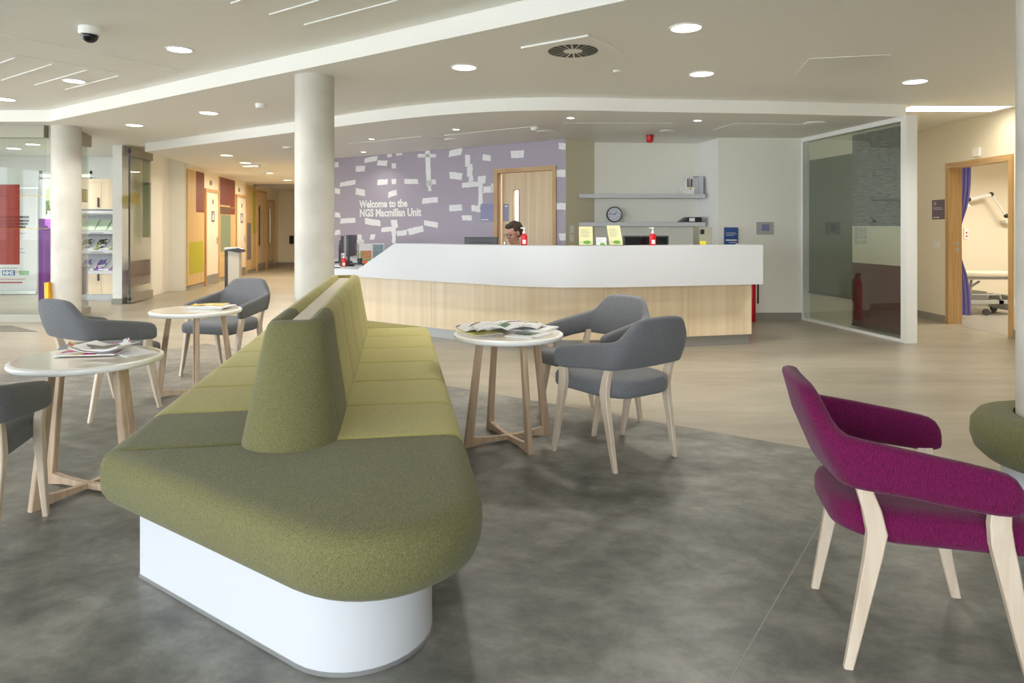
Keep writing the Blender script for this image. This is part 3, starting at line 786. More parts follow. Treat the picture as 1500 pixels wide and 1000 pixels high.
def leaflet_stand(px, depth, w, h, label, mat, skew=0.0):
    x, y = on_front(px, depth)
    r = empty('leaflet_holder', (x, y, CT), 0, label, 'leaflet holder')
    bm = bmesh.new(); m = Matrix.Rotation(math.radians(-10), 4, 'X'); m[0][2] += skew
    bbox(bm, -w/2-.005, w/2+.005, .004, .007, .001, h, mat=m); bbox(bm, -w/2-.005, w/2+.005, -.03, -.002, .001, .004); bbox(bm, -w/2-.005, w/2+.005, -.032, -.030, .001, .05)
    from_bm('acrylic_holder', bm, M['glass'], r)
    bm = bmesh.new(); bbox(bm, -w/2, w/2, -.003, .003, .005, h-.002, mat=m); from_bm('leaflet', bm, mat, r)
    bm = bmesh.new()
    for k in range(6): bbox(bm, -w*.38, w*random.uniform(.1, .38), -.0042, -.0031, h*(.80-.07*k), h*(.815-.07*k), mat=m)
    from_bm('print', bm, M['ink_light'], r)
    bm = bmesh.new(); n = 14
    loft(bm, [[(w*.28*math.cos(2*PI*k/n)+.01, yy, h*.17+w*.13*math.sin(2*PI*k/n)) for k in range(n)] for yy in (-.0042, -.0031)]); bmesh.ops.transform(bm, matrix=m, verts=bm.verts)
    from_bm('printed_logo', bm, M['green'], r)
    return r
leaflet_stand(858.5, .17, .145, .205, 'left pale yellow leaflet standing on the counter', M['paper_y'])
leaflet_stand(903, .17, .14, .215, 'right pale yellow leaflet tilted on the counter', M['paper_y'], -0.14)
r = leaflet_stand(881, .15, .105, .088, 'small white card with green print between the yellow leaflets', M['paper'])
x, y = on_front(1033, .36)
r = empty('magazine_file', (x, y, DZ), 0, 'grey magazine file holding yellow paper near the counter right end', 'magazine file')
hh = zl(333, y)-DZ
bm = bmesh.new(); bbox(bm, -.07, .07, -.02, .24, .001, hh); from_bm('body', bm, plain('olive_grey_card', rgb(150, 148, 128), .6), r)
bm = bmesh.new(); bbox(bm, -.066, .0, -.0215, -.0202, .1, hh*.72); from_bm('yellow_sheet', bm, M['v_green'] if False else plain('yellow_paper', rgb(232, 222, 60), .6), r)
bm = bmesh.new(); bbox(bm, -.06, -.015, -.0215, -.0202, hh*.86, hh*.96); from_bm('finger_notch', bm, M['black'], r)
# left wing clutter
r = empty('poster_stand', (xl(536, 10.6), 10.6, DZ), .35, 'upright picture calendar on the low desk, left one', 'calendar')
bm = bmesh.new(); bbox(bm, -.10, .10, 0, .012, .002, .29); from_bm('board', bm, M['paper'], r)
bm = bmesh.new(); bbox(bm, -.085, .085, -.002, -.0002, .05, .18); from_bm('picture', bm, plain('warm_picture', rgb(214, 150, 110), .6, var=.4, vscale=20), r)
bm = bmesh.new(); bbox(bm, -.085, .085, -.002, -.0002, .02, .045); from_bm('picture_strip', bm, M['green'], r)
r = empty('poster_stand', (xl(554, 10.4), 10.4, DZ), .3, 'upright pale blue picture card on the low desk, right one', 'card')
bm = bmesh.new(); bbox(bm, -.09, .09, 0, .012, .002, .30); from_bm('board', bm, M['paper'], r)
bm = bmesh.new(); bbox(bm, -.08, .08, -.002, -.0002, .05, .28); from_bm('picture', bm, plain('cool_picture', rgb(150, 170, 176), .6, var=.5, vscale=18), r)
r = empty('desk_telephone', (xl(513, 9.75), 9.55, DZ), .4, 'black desk telephone beside the left red bottle', 'telephone')
bm = bmesh.new(); loft(bm, [[(-.09, -.1, 0), (.09, -.1, 0), (.09, .1, 0), (-.09, .1, 0)], [(-.085, -.095, .025), (.085, -.095, .025), (.085, .09, .07), (-.085, .09, .07)]]); from_bm('base', bm, M['black'], r)
bm = bmesh.new(); tube(bm, [(-.06, -.08, .06), (-.065, -.06, .075), (-.065, .05, .10), (-.06, .08, .09)], [.02, .016, .016, .02]); from_bm('handset', bm, M['black'], r, 40)
r = empty('tape_dispenser', (xl(536, 9.3), 9.35, DZ), .2, 'orange and black tape dispenser on the low desk', 'tape dispenser')
bm = bmesh.new(); loft(bm, [[(-.06, y, 0), (.06, y, 0), (.055, y, .035), (.0, y, .03), (-.055, y, .05)] for y in (-.02, .02)]); from_bm('base', bm, M['black'], r)
bm = bmesh.new(); n = 18; loft(bm, [[(-.02+.035*math.cos(2*PI*k/n), y, .055+.035*math.sin(2*PI*k/n)) for k in range(n)] for y in (-.012, .012)]); from_bm('tape_roll', bm, plain('orange_plastic', rgb(226, 92, 50), .4), r)
r = empty('scissors_pot', (xl(526, 9.9), 9.95, DZ), 0, 'green handled scissors standing in a dark pot on the low desk', 'desk tidy')
bm = bmesh.new(); lathe(bm, [(.035, 0), (.04, .09), (.036, .09), (.033, .006)], 18); from_bm('pot', bm, M['darkgrey'], r, 40)
bm = bmesh.new()
for sx_ in (-1, 1): tube(bm, [(sx_*.03+.022*math.cos(t), 0, .155+.032*math.sin(t)) for t in [2*PI*k/12 for k in range(13)]], .006, 6)
tube(bm, [(-.02, 0, .13), (0, 0, .04)], .005, 6); tube(bm, [(.02, 0, .13), (0, 0, .04)], .005, 6)
from_bm('scissors', bm, M['green'], r, 40)

# fire extinguisher sign / red item behind the counter end
r = empty('fire_extinguisher', (3.305, 9.42, 0), 0, 'red fire extinguisher standing behind the right end of the counter', 'fire extinguisher')
bm = bmesh.new(); lathe(bm, [(.045, .001), (.055, .02), (.055, .50), (.04, .56), (.02, .60)], 20); from_bm('cylinder', bm, M['red'], r, 40)
bm = bmesh.new(); bbox(bm, -.03, .03, -.02, .02, .60, .65); tube(bm, [(.02, 0, .62), (.09, 0, .55), (.09, 0, .25)], .012, 8); from_bm('valve_and_hose', bm, M['black'], r, 40)

# ------------------------------------------------------------------ person behind the counter
PX, PY = xl(760.5, 8.15), 8.15
per = empty('person', (PX, PY, 0), 0, 'seated person with short brown hair and glasses looking down at a monitor', 'person')
def skin_chain(chains, pad=0.0):
    """join tapered ball-and-stick limbs, then fuse with a voxel remesh"""
    bm = bmesh.new()
    for ch in chains:
        for i in range(len(ch)-1):
            p, r0 = Vector(ch[i][:3]), ch[i][3]; q, r1 = Vector(ch[i+1][:3]), ch[i+1][3]
            n = max(2, int((q-p).length/(min(r0, r1)*.5)))
            for k in range(n+1):
                f = k/n; c = p.lerp(q, f); rr = r0+(r1-r0)*f
                bmesh.ops.create_icosphere(bm, subdivisions=2, radius=rr, matrix=Matrix.Translation(c))
    return bm
# local frame: faces -x/-y (towards the monitor), seat at 0.46
fd = Vector((-0.80, -0.60, 0)).normalized(); sd = Vector((-fd.y, fd.x, 0))    # sd = the person's left
def L3(f, s, z): v = fd*f+sd*s; return (v.x, v.y, z)
ch = []
ch.append([L3(0, 0, .53)+(.15,), L3(.0, 0, .68)+(.135,), L3(.02, 0, .84)+(.145,), L3(.03, 0, .96)+(.12,)])
ch.append([L3(.03, -.14, .98)+(.06,), L3(.03, .14, .98)+(.06,)])
ch.append([L3(.03, 0, 1.00)+(.06,), L3(.055, 0, 1.11)+(.055,)])
for sg in (-1, 1):
    ch.append([L3(.03, sg*.17, .97)+(.06,), L3(.05, sg*.22, .74)+(.045,), L3(.28, sg*.15, .785)+(.032,), L3(.33, sg*.14, .79)+(.027,)])
    ch.append([L3(.34, sg*.13, .788)+(.027,), L3(.39, sg*.12, .786)+(.03,)])
    for k, (o_, ln) in enumerate(((-.027, .065), (-.009, .078), (.009, .074), (.026, .06))):
        ch.append([L3(.40, sg*.12+o_, .788)+(.0095,), L3(.40+ln*.6, sg*.12+o_*1.2, .80)+(.009,), L3(.40+ln, sg*.12+o_*1.2, .787)+(.0075,)])
    ch.append([L3(.36, sg*.12-sg*.03, .785)+(.011,), L3(.40, sg*.12-sg*.055, .782)+(.009,)])
    ch.append([L3(0, sg*.09, .53)+(.10,), L3(.42, sg*.12, .53)+(.07,), L3(.44, sg*.12, .30)+(.055,), L3(.42, sg*.12, .10)+(.04,), L3(.48, sg*.12, .05)+(.04,), L3(.58, sg*.12, .04)+(.032,)])
bm = skin_chain(ch)
# head: ellipsoid skull + jaw, nose, ears; pitched down
HC = Vector(L3(.075, 0, 1.235))
hm = Matrix.Translation(HC) @ Matrix(((fd.x, sd.x, 0, 0), (fd.y, sd.y, 0, 0), (0, 0, 1, 0), (0, 0, 0, 1))) @ Matrix.Rotation(math.radians(16), 4, 'Y') @ Matrix.Diagonal((1.08, 1.08, 1.1, 1))
def ell(c, r, m=hm, sub=3):
    bmesh.ops.create_icosphere(bm, subdivisions=sub, radius=1.0, matrix=m @ Matrix.Translation(c) @ Matrix.Diagonal((r[0], r[1], r[2], 1)))
ell((-.01, 0, .03), (.092, .072, .085)); ell((.028, 0, -.035), (.058, .055, .068)); ell((.045, 0, -.088), (.038, .040, .030)); ell((.02, 0, -.06), (.055, .052, .045))
ell((.035, 0, -.02), (.055, .060, .045)); ell((.092, 0, -.028), (.018, .013, .017), sub=2); ell((.085, 0, -.008), (.012, .010, .026), sub=2)
ell((.082, 0, -.062), (.010, .022, .006), sub=2); ell((.080, 0, -.072), (.010, .019, .006), sub=2); ell((.076, 0, .024), (.014, .045, .009), sub=2)
for sg in (-1, 1):
    ell((-.005, sg*.074, -.012), (.016, .007, .028), sub=2); ell((.055, sg*.034, -.035), (.026, .020, .022), sub=2)
me = bpy.data.meshes.new('tmp'); bm.to_mesh(me); bm.free()
t = bpy.data.objects.new('tmp', me); COL.objects.link(t)
rmod = t.modifiers.new('r', 'REMESH'); rmod.mode = 'VOXEL'; rmod.voxel_size = 0.0065; rmod.use_smooth_shade = True
sm = t.modifiers.new('s', 'SMOOTH'); sm.iterations = 3; sm.factor = .5
bpy.context.view_layer.update()
me2 = bpy.data.meshes.new_from_object(t.evaluated_get(bpy.context.evaluated_depsgraph_get()))
bpy.data.objects.remove(t)
body = link('body', me2, [M['skin'], M['top_cloth']], per, 180)
for p in me2.polygons:
    c = p.center; loc = Vector((c.x, c.y, 0)); f = loc.dot(fd)
    if c.z < 1.03 and not (f > .20 and .76 < c.z < .84): p.material_index = 1
# hair
bm = bmesh.new(); ell((-.020, 0, .046), (.096, .080, .084)); ell((-.05, 0, .0), (.066, .076, .075)); ell((.045, 0, .086), (.045, .058, .030))
hv = [v for v in bm.verts]
inv = hm.inverted(); kill = []
for v in bm.verts:
    p = inv @ v.co
    if p.x > .055 and p.z < .062: kill.append(v)
    elif p.x > .0 and p.z < .020: kill.append(v)
    elif p.z < -.06: kill.append(v)
bmesh.ops.delete(bm, geom=kill, context='VERTS')
for v in bm.verts: v.co += Vector((random.uniform(-1, 1), random.uniform(-1, 1), random.uniform(-1, 1)))*.0025
from_bm('hair', bm, M['hair'], per, 180)
bm = bmesh.new()
for sg in (-1, 1):
    tube(bm, [hm @ Vector((.098, sg*.033+.024*math.cos(t), -.003+.016*math.sin(t))) for t in [2*PI*k/16 for k in range(17)]], .0018, 6)
    tube(bm, [hm @ Vector((.097, sg*.058, .0)), hm @ Vector((.05, sg*.078, .002)), hm @ Vector((-.01, sg*.082, -.002))], .0018, 6)
tube(bm, [hm @ Vector((.099, -.010, .001)), hm @ Vector((.103, 0, .004)), hm @ Vector((.099, .010, .001))], .0018, 6)
from_bm('glasses', bm, M['black'], per)
bm = bmesh.new()
for sg in (-1, 1): bmesh.ops.create_uvsphere(bm, u_segments=12, v_segments=8, radius=.011, matrix=hm @ Matrix.Translation((.073, sg*.031, -.004)))
from_bm('eyes', bm, plain('eye', rgb(90, 75, 65), .3), per, 180)
bm = bmesh.new(); ell((.0885, 0, -.067), (.006, .020, .005), sub=2); from_bm('lips', bm, M['lips'], per, 180)
# office chair for the person
oc = empty('office_chair', (PX+.02, PY+.03, 0), math.atan2(fd.y, fd.x), 'dark office chair under the seated person behind the counter', 'chair')
bm = bmesh.new(); bbox(bm, -.22, .24, -.24, .24, .355, .40, bev=.015); from_bm('seat', bm, M['black'], oc, 40)
bm = bmesh.new(); bbox(bm, -.30, -.25, -.2, .2, .52, .92, bev=.02); tube(bm, [(-.28, 0, .6), (-.3, 0, .40), (-.15, 0, .34)], .018); from_bm('backrest', bm, M['black'], oc, 40)
bm = bmesh.new(); tube(bm, [(0, 0, .05), (0, 0, .36)], .025)
for k in range(5):
    a = 2*PI*k/5; tube(bm, [(0, 0, .09), (.27*math.cos(a), .27*math.sin(a), .06)], [.025, .015]); bmesh.ops.create_icosphere(bm, subdivisions=2, radius=.028, matrix=Matrix.Translation((.27*math.cos(a), .27*math.sin(a), .03)))
from_bm('star_base', bm, M['black'], oc, 40)

# ------------------------------------------------------------------ columns
def column(name, c, r, label):
    bm = bmesh.new(); lathe(bm, [(r, 0.0), (r, Z2)], 64, (0, 0, 0))
    o = from_bm(name, bm, M['concrete'], None, 40); o.location = (c[0], c[1], 0)
    return tag(o, label, 'column')
column('concrete_column', (-1.835, 6.345), .178, 'round pale concrete column beyond the green banquette')
column('concrete_column', (-6.19, 9.48), .182, 'round concrete column by the glass partition on the left')
column('concrete_column', (2.45, 3.02), .18, 'round concrete column at the right edge inside the olive ring seat')

# ------------------------------------------------------------------ big banquette
C0 = Vector((-0.905, 2.87)); SV = Vector((-0.1657, 0.986)); RV = Vector((0.986, 0.1657))
bq = empty('banquette', (C0.x, C0.y, 0), math.atan2(SV.y, SV.x), 'long double-sided olive and lime green banquette on a white base', 'banquette')
# local x = along (a), local y = left = -w
def par(half, c_end):
    """parallelogram in (a, w): w=+-half; end lines n.p=c and mirrored about a=1.316"""
    ac = 1.316
    def a_near(w): return (c_end+1.832-.7007*w)/-.7126*-1 if False else (-(c_end)-1.832-.7007*w)/.7126
    # n.p = -.7126 a -.7007 w -1.832 = c  ->  a = (-c-1.832-.7007 w)/.7126
    n1 = (a_near(half), half); n2 = (a_near(-half), -half)
    return [n1, (2*ac-n2[0], half), (2*ac-n1[0], -half), n2]
def to_local(pts): return [(p[0], -p[1]) for p in pts]     # (a,w)->(x,y)
seat_o = to_local(par(.69, -1.195))
seat_o = fillet(seat_o, [.34, .13, .34, .13], 14)
def ccw(p):
    s = sum(p[i][0]*p[(i+1) % len(p)][1]-p[(i+1) % len(p)][0]*p[i][1] for i in range(len(p)))
    return p if s > 0 else p[::-1]
seat_o = ccw(seat_o)
prof = [(.255, .085), (.262, .055), (.285, .022), (.32, .006), (.37, .0), (.41, .002), (.438, .014), (.453, .034), (.460, .055), (.463, .083)]
seams = [-.195, .32, .83, 1.35, 1.86, 2.37, 2.83]
def cut(bm, co, no, groove=True):
    """keep the side the normal points to; sew a seam groove along the cut"""
    co, no = Vector(co), Vector(no)
    if groove:
        for d in (.010, .030): bmesh.ops.bisect_plane(bm, geom=bm.verts[:]+bm.edges[:]+bm.faces[:], plane_co=co+no*d, plane_no=no)
    bmesh.ops.bisect_plane(bm, geom=bm.verts[:]+bm.edges[:]+bm.faces[:], plane_co=co, plane_no=no, clear_inner=True)
    if groove:
        for v in bm.verts:
            d = (v.co-co).dot(no)
            if v.co.z > .30:
                if d < .0005: v.co.z -= .012
                elif d < .012: v.co.z -= .003
    for v in bm.verts:
        if (v.co-co).dot(no) < .0005: v.co += no*.0008
    bmesh.ops.holes_fill(bm, edges=[e for e in bm.edges if e.is_boundary], sides=0)
def seat_mod(lo, hi, side, mat):
    bm = bmesh.new(); loft(bm, [[(p[0], p[1], z) for p in poly_offset(seat_o, [d]*len(seat_o))] for z, d in prof])
    bmesh.ops.recalc_face_normals(bm, faces=bm.faces)
    if side == 'R': cut(bm, (0, -.06, 0), (0, -1, 0), False)
    if side == 'L': cut(bm, (0, .06, 0), (0, 1, 0), False)
    if lo is not None: cut(bm, (lo, 0, 0), (1, 0, 0))
    if hi is not None: cut(bm, (hi, 0, 0), (-1, 0, 0))
    return from_bm('seat_cushion', bm, mat, bq, 50)
seat_mod(None, seams[0], None, M['olive_dark'])
for i in range(6):
    seat_mod(seams[i], seams[i+1], 'R', M['olive_light'])
    seat_mod(seams[i], seams[i+1], 'L', M['olive_dark'] if i == 0 else M['olive_light'])
seat_mod(seams[6], None, None, M['olive_mid'])
base = ccw(fillet(to_local(par(.53, -1.285)), [.24, .03, .24, .03], 14))
bm = bmesh.new(); prism(bm, base, .012, .27); from_bm('base', bm, M['laminate'], bq, 30)
bm = bmesh.new(); prism(bm, poly_offset(base, [-.004]*len(base)), .002, .014); from_bm('base_trim', bm, M['plinth'], bq, 30)
# backrest cushions
BT, B0, TOPZ = .115, .185, .92
def back_panel(a0b, a1b, a0t, a1t, sgn, mat):
    sec = [(.036, .44), (B0-.012, .44), (B0, .46), (.172, .55), (.150, .68), (.132, .80), (.124, .86), (.116, .895), (.100, .915), (.078, .922), (.055, .915), (.040, .895), (.036, .86)]
    def ring(f, shrink):
        out = []; cwm = .10
        for w, z in sec:
            tz = (z-.44)/(.92-.44); lo = a0b+(a0t-a0b)*tz; hi = a1b+(a1t-a1b)*tz
            w2 = .036+(w-.036)*(1-shrink) ; z2 = z-shrink*.5*max(0, z-.8)
            out.append((lo+(hi-lo)*f, sgn*w2, z2))
        return out
    L = a1b-a0b; e = .004/L
    fr = [(0+e, .10), (.0+.012/L, .035), (.035/L, .0), (1-.035/L, .0), (1-.012/L, .035), (1-e, .10)]
    bm = bmesh.new(); loft(bm, [ring(f, s) for f, s in fr]); return from_bm('back_cushion', bm, mat, bq, 50)
bs = [-.14, .32, .83, 1.35, 1.86, 2.37, 2.77]
bt = [-.03, .38, .86, 1.36, 1.84, 2.30, 2.66]
for i in range(6):
    for sg in (-1, 1):
        back_panel(bs[i], bs[i+1], bt[i], bt[i+1], sg, M['olive_dark'] if i == 0 else M['olive_light'])
def end_cap(sign, a_b, a_t, mat):
    bm = bmesh.new(); rings = []
    n = 22
    prof_ = [(.445, 0, .97), (.452, 0, .995), (.47, .02, 1.0), (.58, .27, 1), (.70, .53, 1), (.80, .74, 1), (.87, .89, .99), (.895, .95, .965), (.908, .98, .91), (.914, 1.0, .80), (.916, 1.0, .5)]
    for z, f, sh in prof_:
        hw = (B0+(.112-B0)*f)*sh; fl = (.20+(.062-.20)*f)*sh; a0 = a_b+(a_t-a_b)*f
        pts = [(a0, hw), ]
        arc = [(a0-sign*fl*math.sin(PI*k/n)**.85 if 0 < k < n else a0, hw*math.cos(PI*k/n)) for k in range(n+1)]
        back = [(a0+sign*.0, 0)]
        rings.append([(x, y, z) for x, y in arc])
    loft(bm, rings); return from_bm('end_cushion', bm, mat, bq, 60)
end_cap(1, -.142, -.032, M['olive_dark'])
end_cap(-1, 2.772, 2.662, M['olive_light'])
bm = bmesh.new(); prism(bm, [(-.02, -.037), (2.65, -.037), (2.65, .037), (-.02, .037)], .45, .895); from_bm('back_channel', bm, M['cream'], bq)

# ------------------------------------------------------------------ ring seat at the right column
rs = empty('ring_seat', (2.495, 2.98, 0), 0, 'round olive seat on a white drum around the right-hand column', 'seat')
bm = bmesh.new()
Rr, Ri = .415, .20
pr = [(Ri, .26), (Rr-.09, .256), (Rr-.05, .266), (Rr-.015, .30), (Rr, .35), (Rr-.003, .41), (Rr-.03, .447), (Rr-.08, .463), (Ri+.05, .463), (Ri+.012, .452), (Ri, .43)]
n = 72; R_ = [[bm.verts.new((r*math.cos(2*PI*k/n)-(.03 if r < .25 else 0), r*math.sin(2*PI*k/n)+(.04 if r < .25 else 0), z)) for k in range(n)] for r, z in pr]
for i in range(len(pr)):
    for k in range(n): bm.faces.new((R_[i][k], R_[i][(k+1) % n], R_[(i+1) % len(pr)][(k+1) % n], R_[(i+1) % len(pr)][k]))
from_bm('seat_cushion', bm, M['olive_dark'], rs, 60)
bm = bmesh.new()
n = 48; pr = [(.235, .002), (.295, .002), (.295, .262), (.235, .262)]
R_ = [[bm.verts.new((r*math.cos(2*PI*k/n)-(.03 if r < .25 else 0), r*math.sin(2*PI*k/n)+(.04 if r < .25 else 0), z)) for k in range(n)] for r, z in pr]
for i in range(4):
    for k in range(n): bm.faces.new((R_[i][k], R_[i][(k+1) % n], R_[(i+1) % 4][(k+1) % n], R_[(i+1) % 4][k]))
from_bm('drum_base', bm, M['laminate'], rs, 40)

# ------------------------------------------------------------------ armchairs
def make_chair(fab, label, group):
    root = empty('armchair', (0, 0, 0), 0, label, 'armchair', group)
    # back and arms: one upholstered shell
    half = [(.290, .194), (.290, .188), (.290, .174), (.289, .155), (.288, .125), (.286, .06), (.283, -.02), (.279, -.09), (.274, -.15), (.268, -.190), (.257, -.214), (.238, -.228), (.215, -.234), (.19, -.238), (.165, -.241), (.145, -.243), (.12, -.245), (.06, -.249), (0, -.251)]
    tops = [.565, .590, .612, .624, .632, .645, .658, .670, .680, .688, .696, .712, .740, .772, .800, .812, .818, .822, .823]
    th = [.020, .036, .044, .046, .046, .046, .046, .047, .048, .050, .052, .052, .053, .054, .054, .055, .056, .056, .056]
    bot = [.525, .515, .510, .508, .508, .515, .525, .535, .540, .542, .542, .542, .542, .542, .542, .542, .542, .542, .542]
    lean = [0, 0, 0, 0, 0, 0, 0, .0, .1, .35, .7, .9, 1, 1, 1, 1, 1, 1, 1]
    seq = [(x, y, t, w, b, l) for (x, y), t, w, b, l in zip(half, tops, th, bot, lean)]
    seq = seq+[(-x, y, t, w, b, l) for (x, y, t, w, b, l) in seq[-2::-1]]
    rings = []
    for i, (x, y, t, w, b, l) in enumerate(seq):
        a = Vector(seq[max(0, i-1)][:2]); c = Vector(seq[min(len(seq)-1, i+1)][:2]); d = (c-a).normalized(); nrm = Vector((-d.y, d.x))
        if i in (0, 1): nrm = Vector((-1, 0)) if x < 0 else Vector((1, 0))
        if i in (len(seq)-1, len(seq)-2): nrm = Vector((-1, 0))
        nrm = Vector((d.y, -d.x)) if False else nrm
        h = w/2; r = min(.018, h*.8)
        prof = [(-h+r, 0), (h-r, 0), (h-r*.3, r*.3), (h, r), (h, .5), (h, 1-r), (h-r*.3, 1-r*.3), (h-r, 1), (-h+r, 1), (-h+r*.3, 1-r*.3), (-h, 1-r), (-h, .5), (-h, r), (-h+r*.3, r*.3)]
        ring = []
        for o_, f in prof:
            if f in (0, 1, .5): z = b+(t-b)*f
            elif f < .5: z = b+f
            else: z = t-(1-f)
            k = max(0, (z-b)/(.82-b))
            if l > 0: bulge = .012*math.sin(PI*min(1, (z-b)/(t-b)))
            else: bulge = 0
            ox = nrm*o_
            yy = y-.095*l*k
            xx = x*(1+.03*k*l) + ox.x; yy += ox.y
            # outward is away from the seat
            ring.append((xx, yy-bulge*l, z))
        rings.append(ring)
    bm = bmesh.new(); loft(bm, rings)
    sh = from_bm('back_and_arms', bm, M[fab], root, 55)
    # seat
    out = ccw(fillet([(.262, .275), (-.262, .275), (-.250, -.12), (-.17, -.262), (.17, -.262), (.250, -.12)], [.06, .06, .12, .14, .14, .12], 6))
    bm = bmesh.new()
    cushion(bm, out, ['o']*len(out), [(.375, .05, 0), (.378, .025, 0), (.388, .006, 0), (.405, 0, 0), (.445, 0, 0), (.462, .008, 0), (.472, .024, 0), (.477, .040, 0), (.479, .055, 0)])
    from_bm('seat', bm, M[fab], root, 50)
    for sg in (-1, 1):
        bm = bmesh.new()
        beam(bm, [(sg*.272, .235, 0, .022, .030), (sg*.271, .208, .12, .026, .038), (sg*.270, .160, .36, .034, .056), (sg*.270, .147, .42, .034, .058), (sg*.278, .138, .48, .034, .054), (sg*.286, .138, .53, .030, .050)])
        from_bm('leg', bm, M['beech'], root, 30)
        bm = bmesh.new()
        beam(bm, [(sg*.230, -.235, 0, .024, .026), (sg*.233, -.212, .12, .028, .034), (sg*.236, -.170, .34, .034, .048), (sg*.237, -.160, .41, .034, .054), (sg*.238, -.175, .48, .034, .050), (sg*.242, -.205, .565, .032, .040)])
        from_bm('leg', bm, M['beech'], root, 30)
    return root
GA = 'grey armchairs around the coffee tables'
def put(o, x, y, fx, fy, label=None):
    o.location = (x, y, 0); o.rotation_euler = (0, 0, math.atan2(fy, fx)-PI/2)
    if label: o['label'] = label
chA = make_chair('grey_fab', '', GA)
put(chA, .601, 3.938, -.57, .82, 'grey armchair right of the round table, nearest the camera, seen from behind')
chB = copy_tree(chA); put(chB, .535, 4.62, -.80, -.60, 'grey armchair behind the right-hand round table, nearest the reception counter')
chD = copy_tree(chA); put(chD, -2.895, 4.86, .49, .87, 'grey armchair beyond the nearest left table, turned away beside the left column')
chE = copy_tree(chA); put(chE, -2.575, 6.13, -.27, -.96, 'grey armchair facing the camera behind the far left table')
chF = copy_tree(chA); put(chF, -2.29, 2.774, -.30, .954, 'grey armchair cut off by the left edge of the photo')
chC = make_chair('mag_fab', 'magenta armchair alone at the right with pale wooden legs', None)
chC['label'] = 'magenta armchair alone at the right with pale wooden legs'
put(chC, 1.272, 2.188, .975, -.22)

# ------------------------------------------------------------------ round tables
def make_table(label):
    root = empty('coffee_table', (0, 0, 0), 0, label, 'table', 'round coffee tables')
    R = .335; zt = .66
    bm = bmesh.new(); lathe(bm, [(R-.03, zt-.034), (R-.008, zt-.030), (R, zt-.018), (R-.002, zt-.006), (R-.012, zt-.0006), (R-.02, zt-.0006)], 72); from_bm('table_edge', bm, M['tableedge'], root, 50)
    bm = bmesh.new(); lathe(bm, [(R-.021, zt-.01), (R-.021, zt)], 72); from_bm('tabletop', bm, M['tabletop'], root, 40)
    for k in range(4):
        a = k*PI/2; c, s = math.cos(a), math.sin(a)
        def P(r, z, wr, wt): return (c*r, s*r, z, wr, wt)
        bm = bmesh.new()
        beam(bm, [P(.268, .0015, .050, .030), P(.262, .04, .052, .030), P(.225, .35, .044, .030), P(.190, zt-.034, .038, .030)], ax=(c, s))
        from_bm('leg', bm, M['table_leg'], root, 30)
    for k in range(2):
        a = k*PI/2; bm = bmesh.new(); m = Matrix.Rotation(a, 4, 'Z'); z0 = .002+.0005*k
        ring = []
        for x, zt_ in ((-.245, .058), (-.16, .046), (-.06, .040), (0, .039), (.06, .040), (.16, .046), (.245, .058)):
            ring.append([(x, -.014, z0+(.010 if abs(x) < .2 else 0)), (x, .014, z0+(.010 if abs(x) < .2 else 0)), (x, .014, zt_), (x, -.014, zt_)])
        vs = loft(bm, ring); bmesh.ops.transform(bm, matrix=m, verts=vs); from_bm('cross_rail', bm, M['table_leg'], root, 30)
    for k in range(2):
        bm = bmesh.new(); bbox(bm, -.19, .19, -.018, .018, .60-.0005*k, zt-.036, mat=Matrix.Rotation(k*PI/2, 4, 'Z')); from_bm('top_rail', bm, M['table_leg'], root)
    return root
T3 = make_table(''); T3.location = (-.022, 4.165, 0); T3.rotation_euler = (0, 0, math.radians(27)); T3['label'] = 'round white coffee table right of the banquette, strewn with open magazines'
T1 = copy_tree(T3); T1.location = (-2.10, 3.385, 0); T1.rotation_euler = (0, 0, math.radians(-20)); T1['label'] = 'round white coffee table nearest the camera on the left'
T2 = copy_tree(T3); T2.location = (-2.47, 5.34, 0); T2.rotation_euler = (0, 0, math.radians(27)); T2['label'] = 'round white coffee table farther back on the left before a grey armchair'

# magazines
def picmat(name, cols, scale=18):
    m, nt, b = new_mat(name)
    tc = nt.nodes.new('ShaderNodeTexCoord'); v = nt.nodes.new('ShaderNodeTexVoronoi'); v.distance = 'CHEBYCHEV'; v.inputs['Scale'].default_value = scale
    nt.links.new(tc.outputs['Object'], v.inputs['Vector'])
    sp = nt.nodes.new('ShaderNodeSeparateColor'); nt.links.new(v.outputs['Color'], sp.inputs['Color'])
    cr = nt.nodes.new('ShaderNodeValToRGB'); cr.color_ramp.interpolation = 'CONSTANT'
    els = cr.color_ramp.elements
    els[0].color = cols[0]; els[0].position = 0; els[1].color = cols[1]; els[1].position = 1.0/len(cols)
    for i, c in enumerate(cols[2:]): e = els.new((i+2)/len(cols)); e.color = c
    nt.links.new(sp.outputs['Red'], cr.inputs['Fac']); nt.links.new(cr.outputs['Color'], b.inputs['Base Color']); b.inputs['Roughness'].default_value = .25
    return m
M['pg1'] = picmat('magazine_page_a', [rgb(240, 240, 238)]*4+[rgb(120, 100, 80), rgb(90, 130, 90), rgb(190, 175, 150)], 9)
M['pg2'] = picmat('magazine_page_b', [rgb(236, 236, 238), rgb(200, 60, 130), rgb(230, 200, 120), rgb(60, 80, 150), rgb(236, 230, 226)], 13)
M['pg3'] = picmat('magazine_page_c', [rgb(232, 200, 40), rgb(220, 190, 60), rgb(60, 60, 70), rgb(236, 236, 230), rgb(180, 150, 60)], 16)
M['pg4'] = picmat('magazine_page_d', [rgb(240, 240, 240)]*3+[rgb(130, 140, 60), rgb(60, 60, 56), rgb(230, 228, 210)], 9)
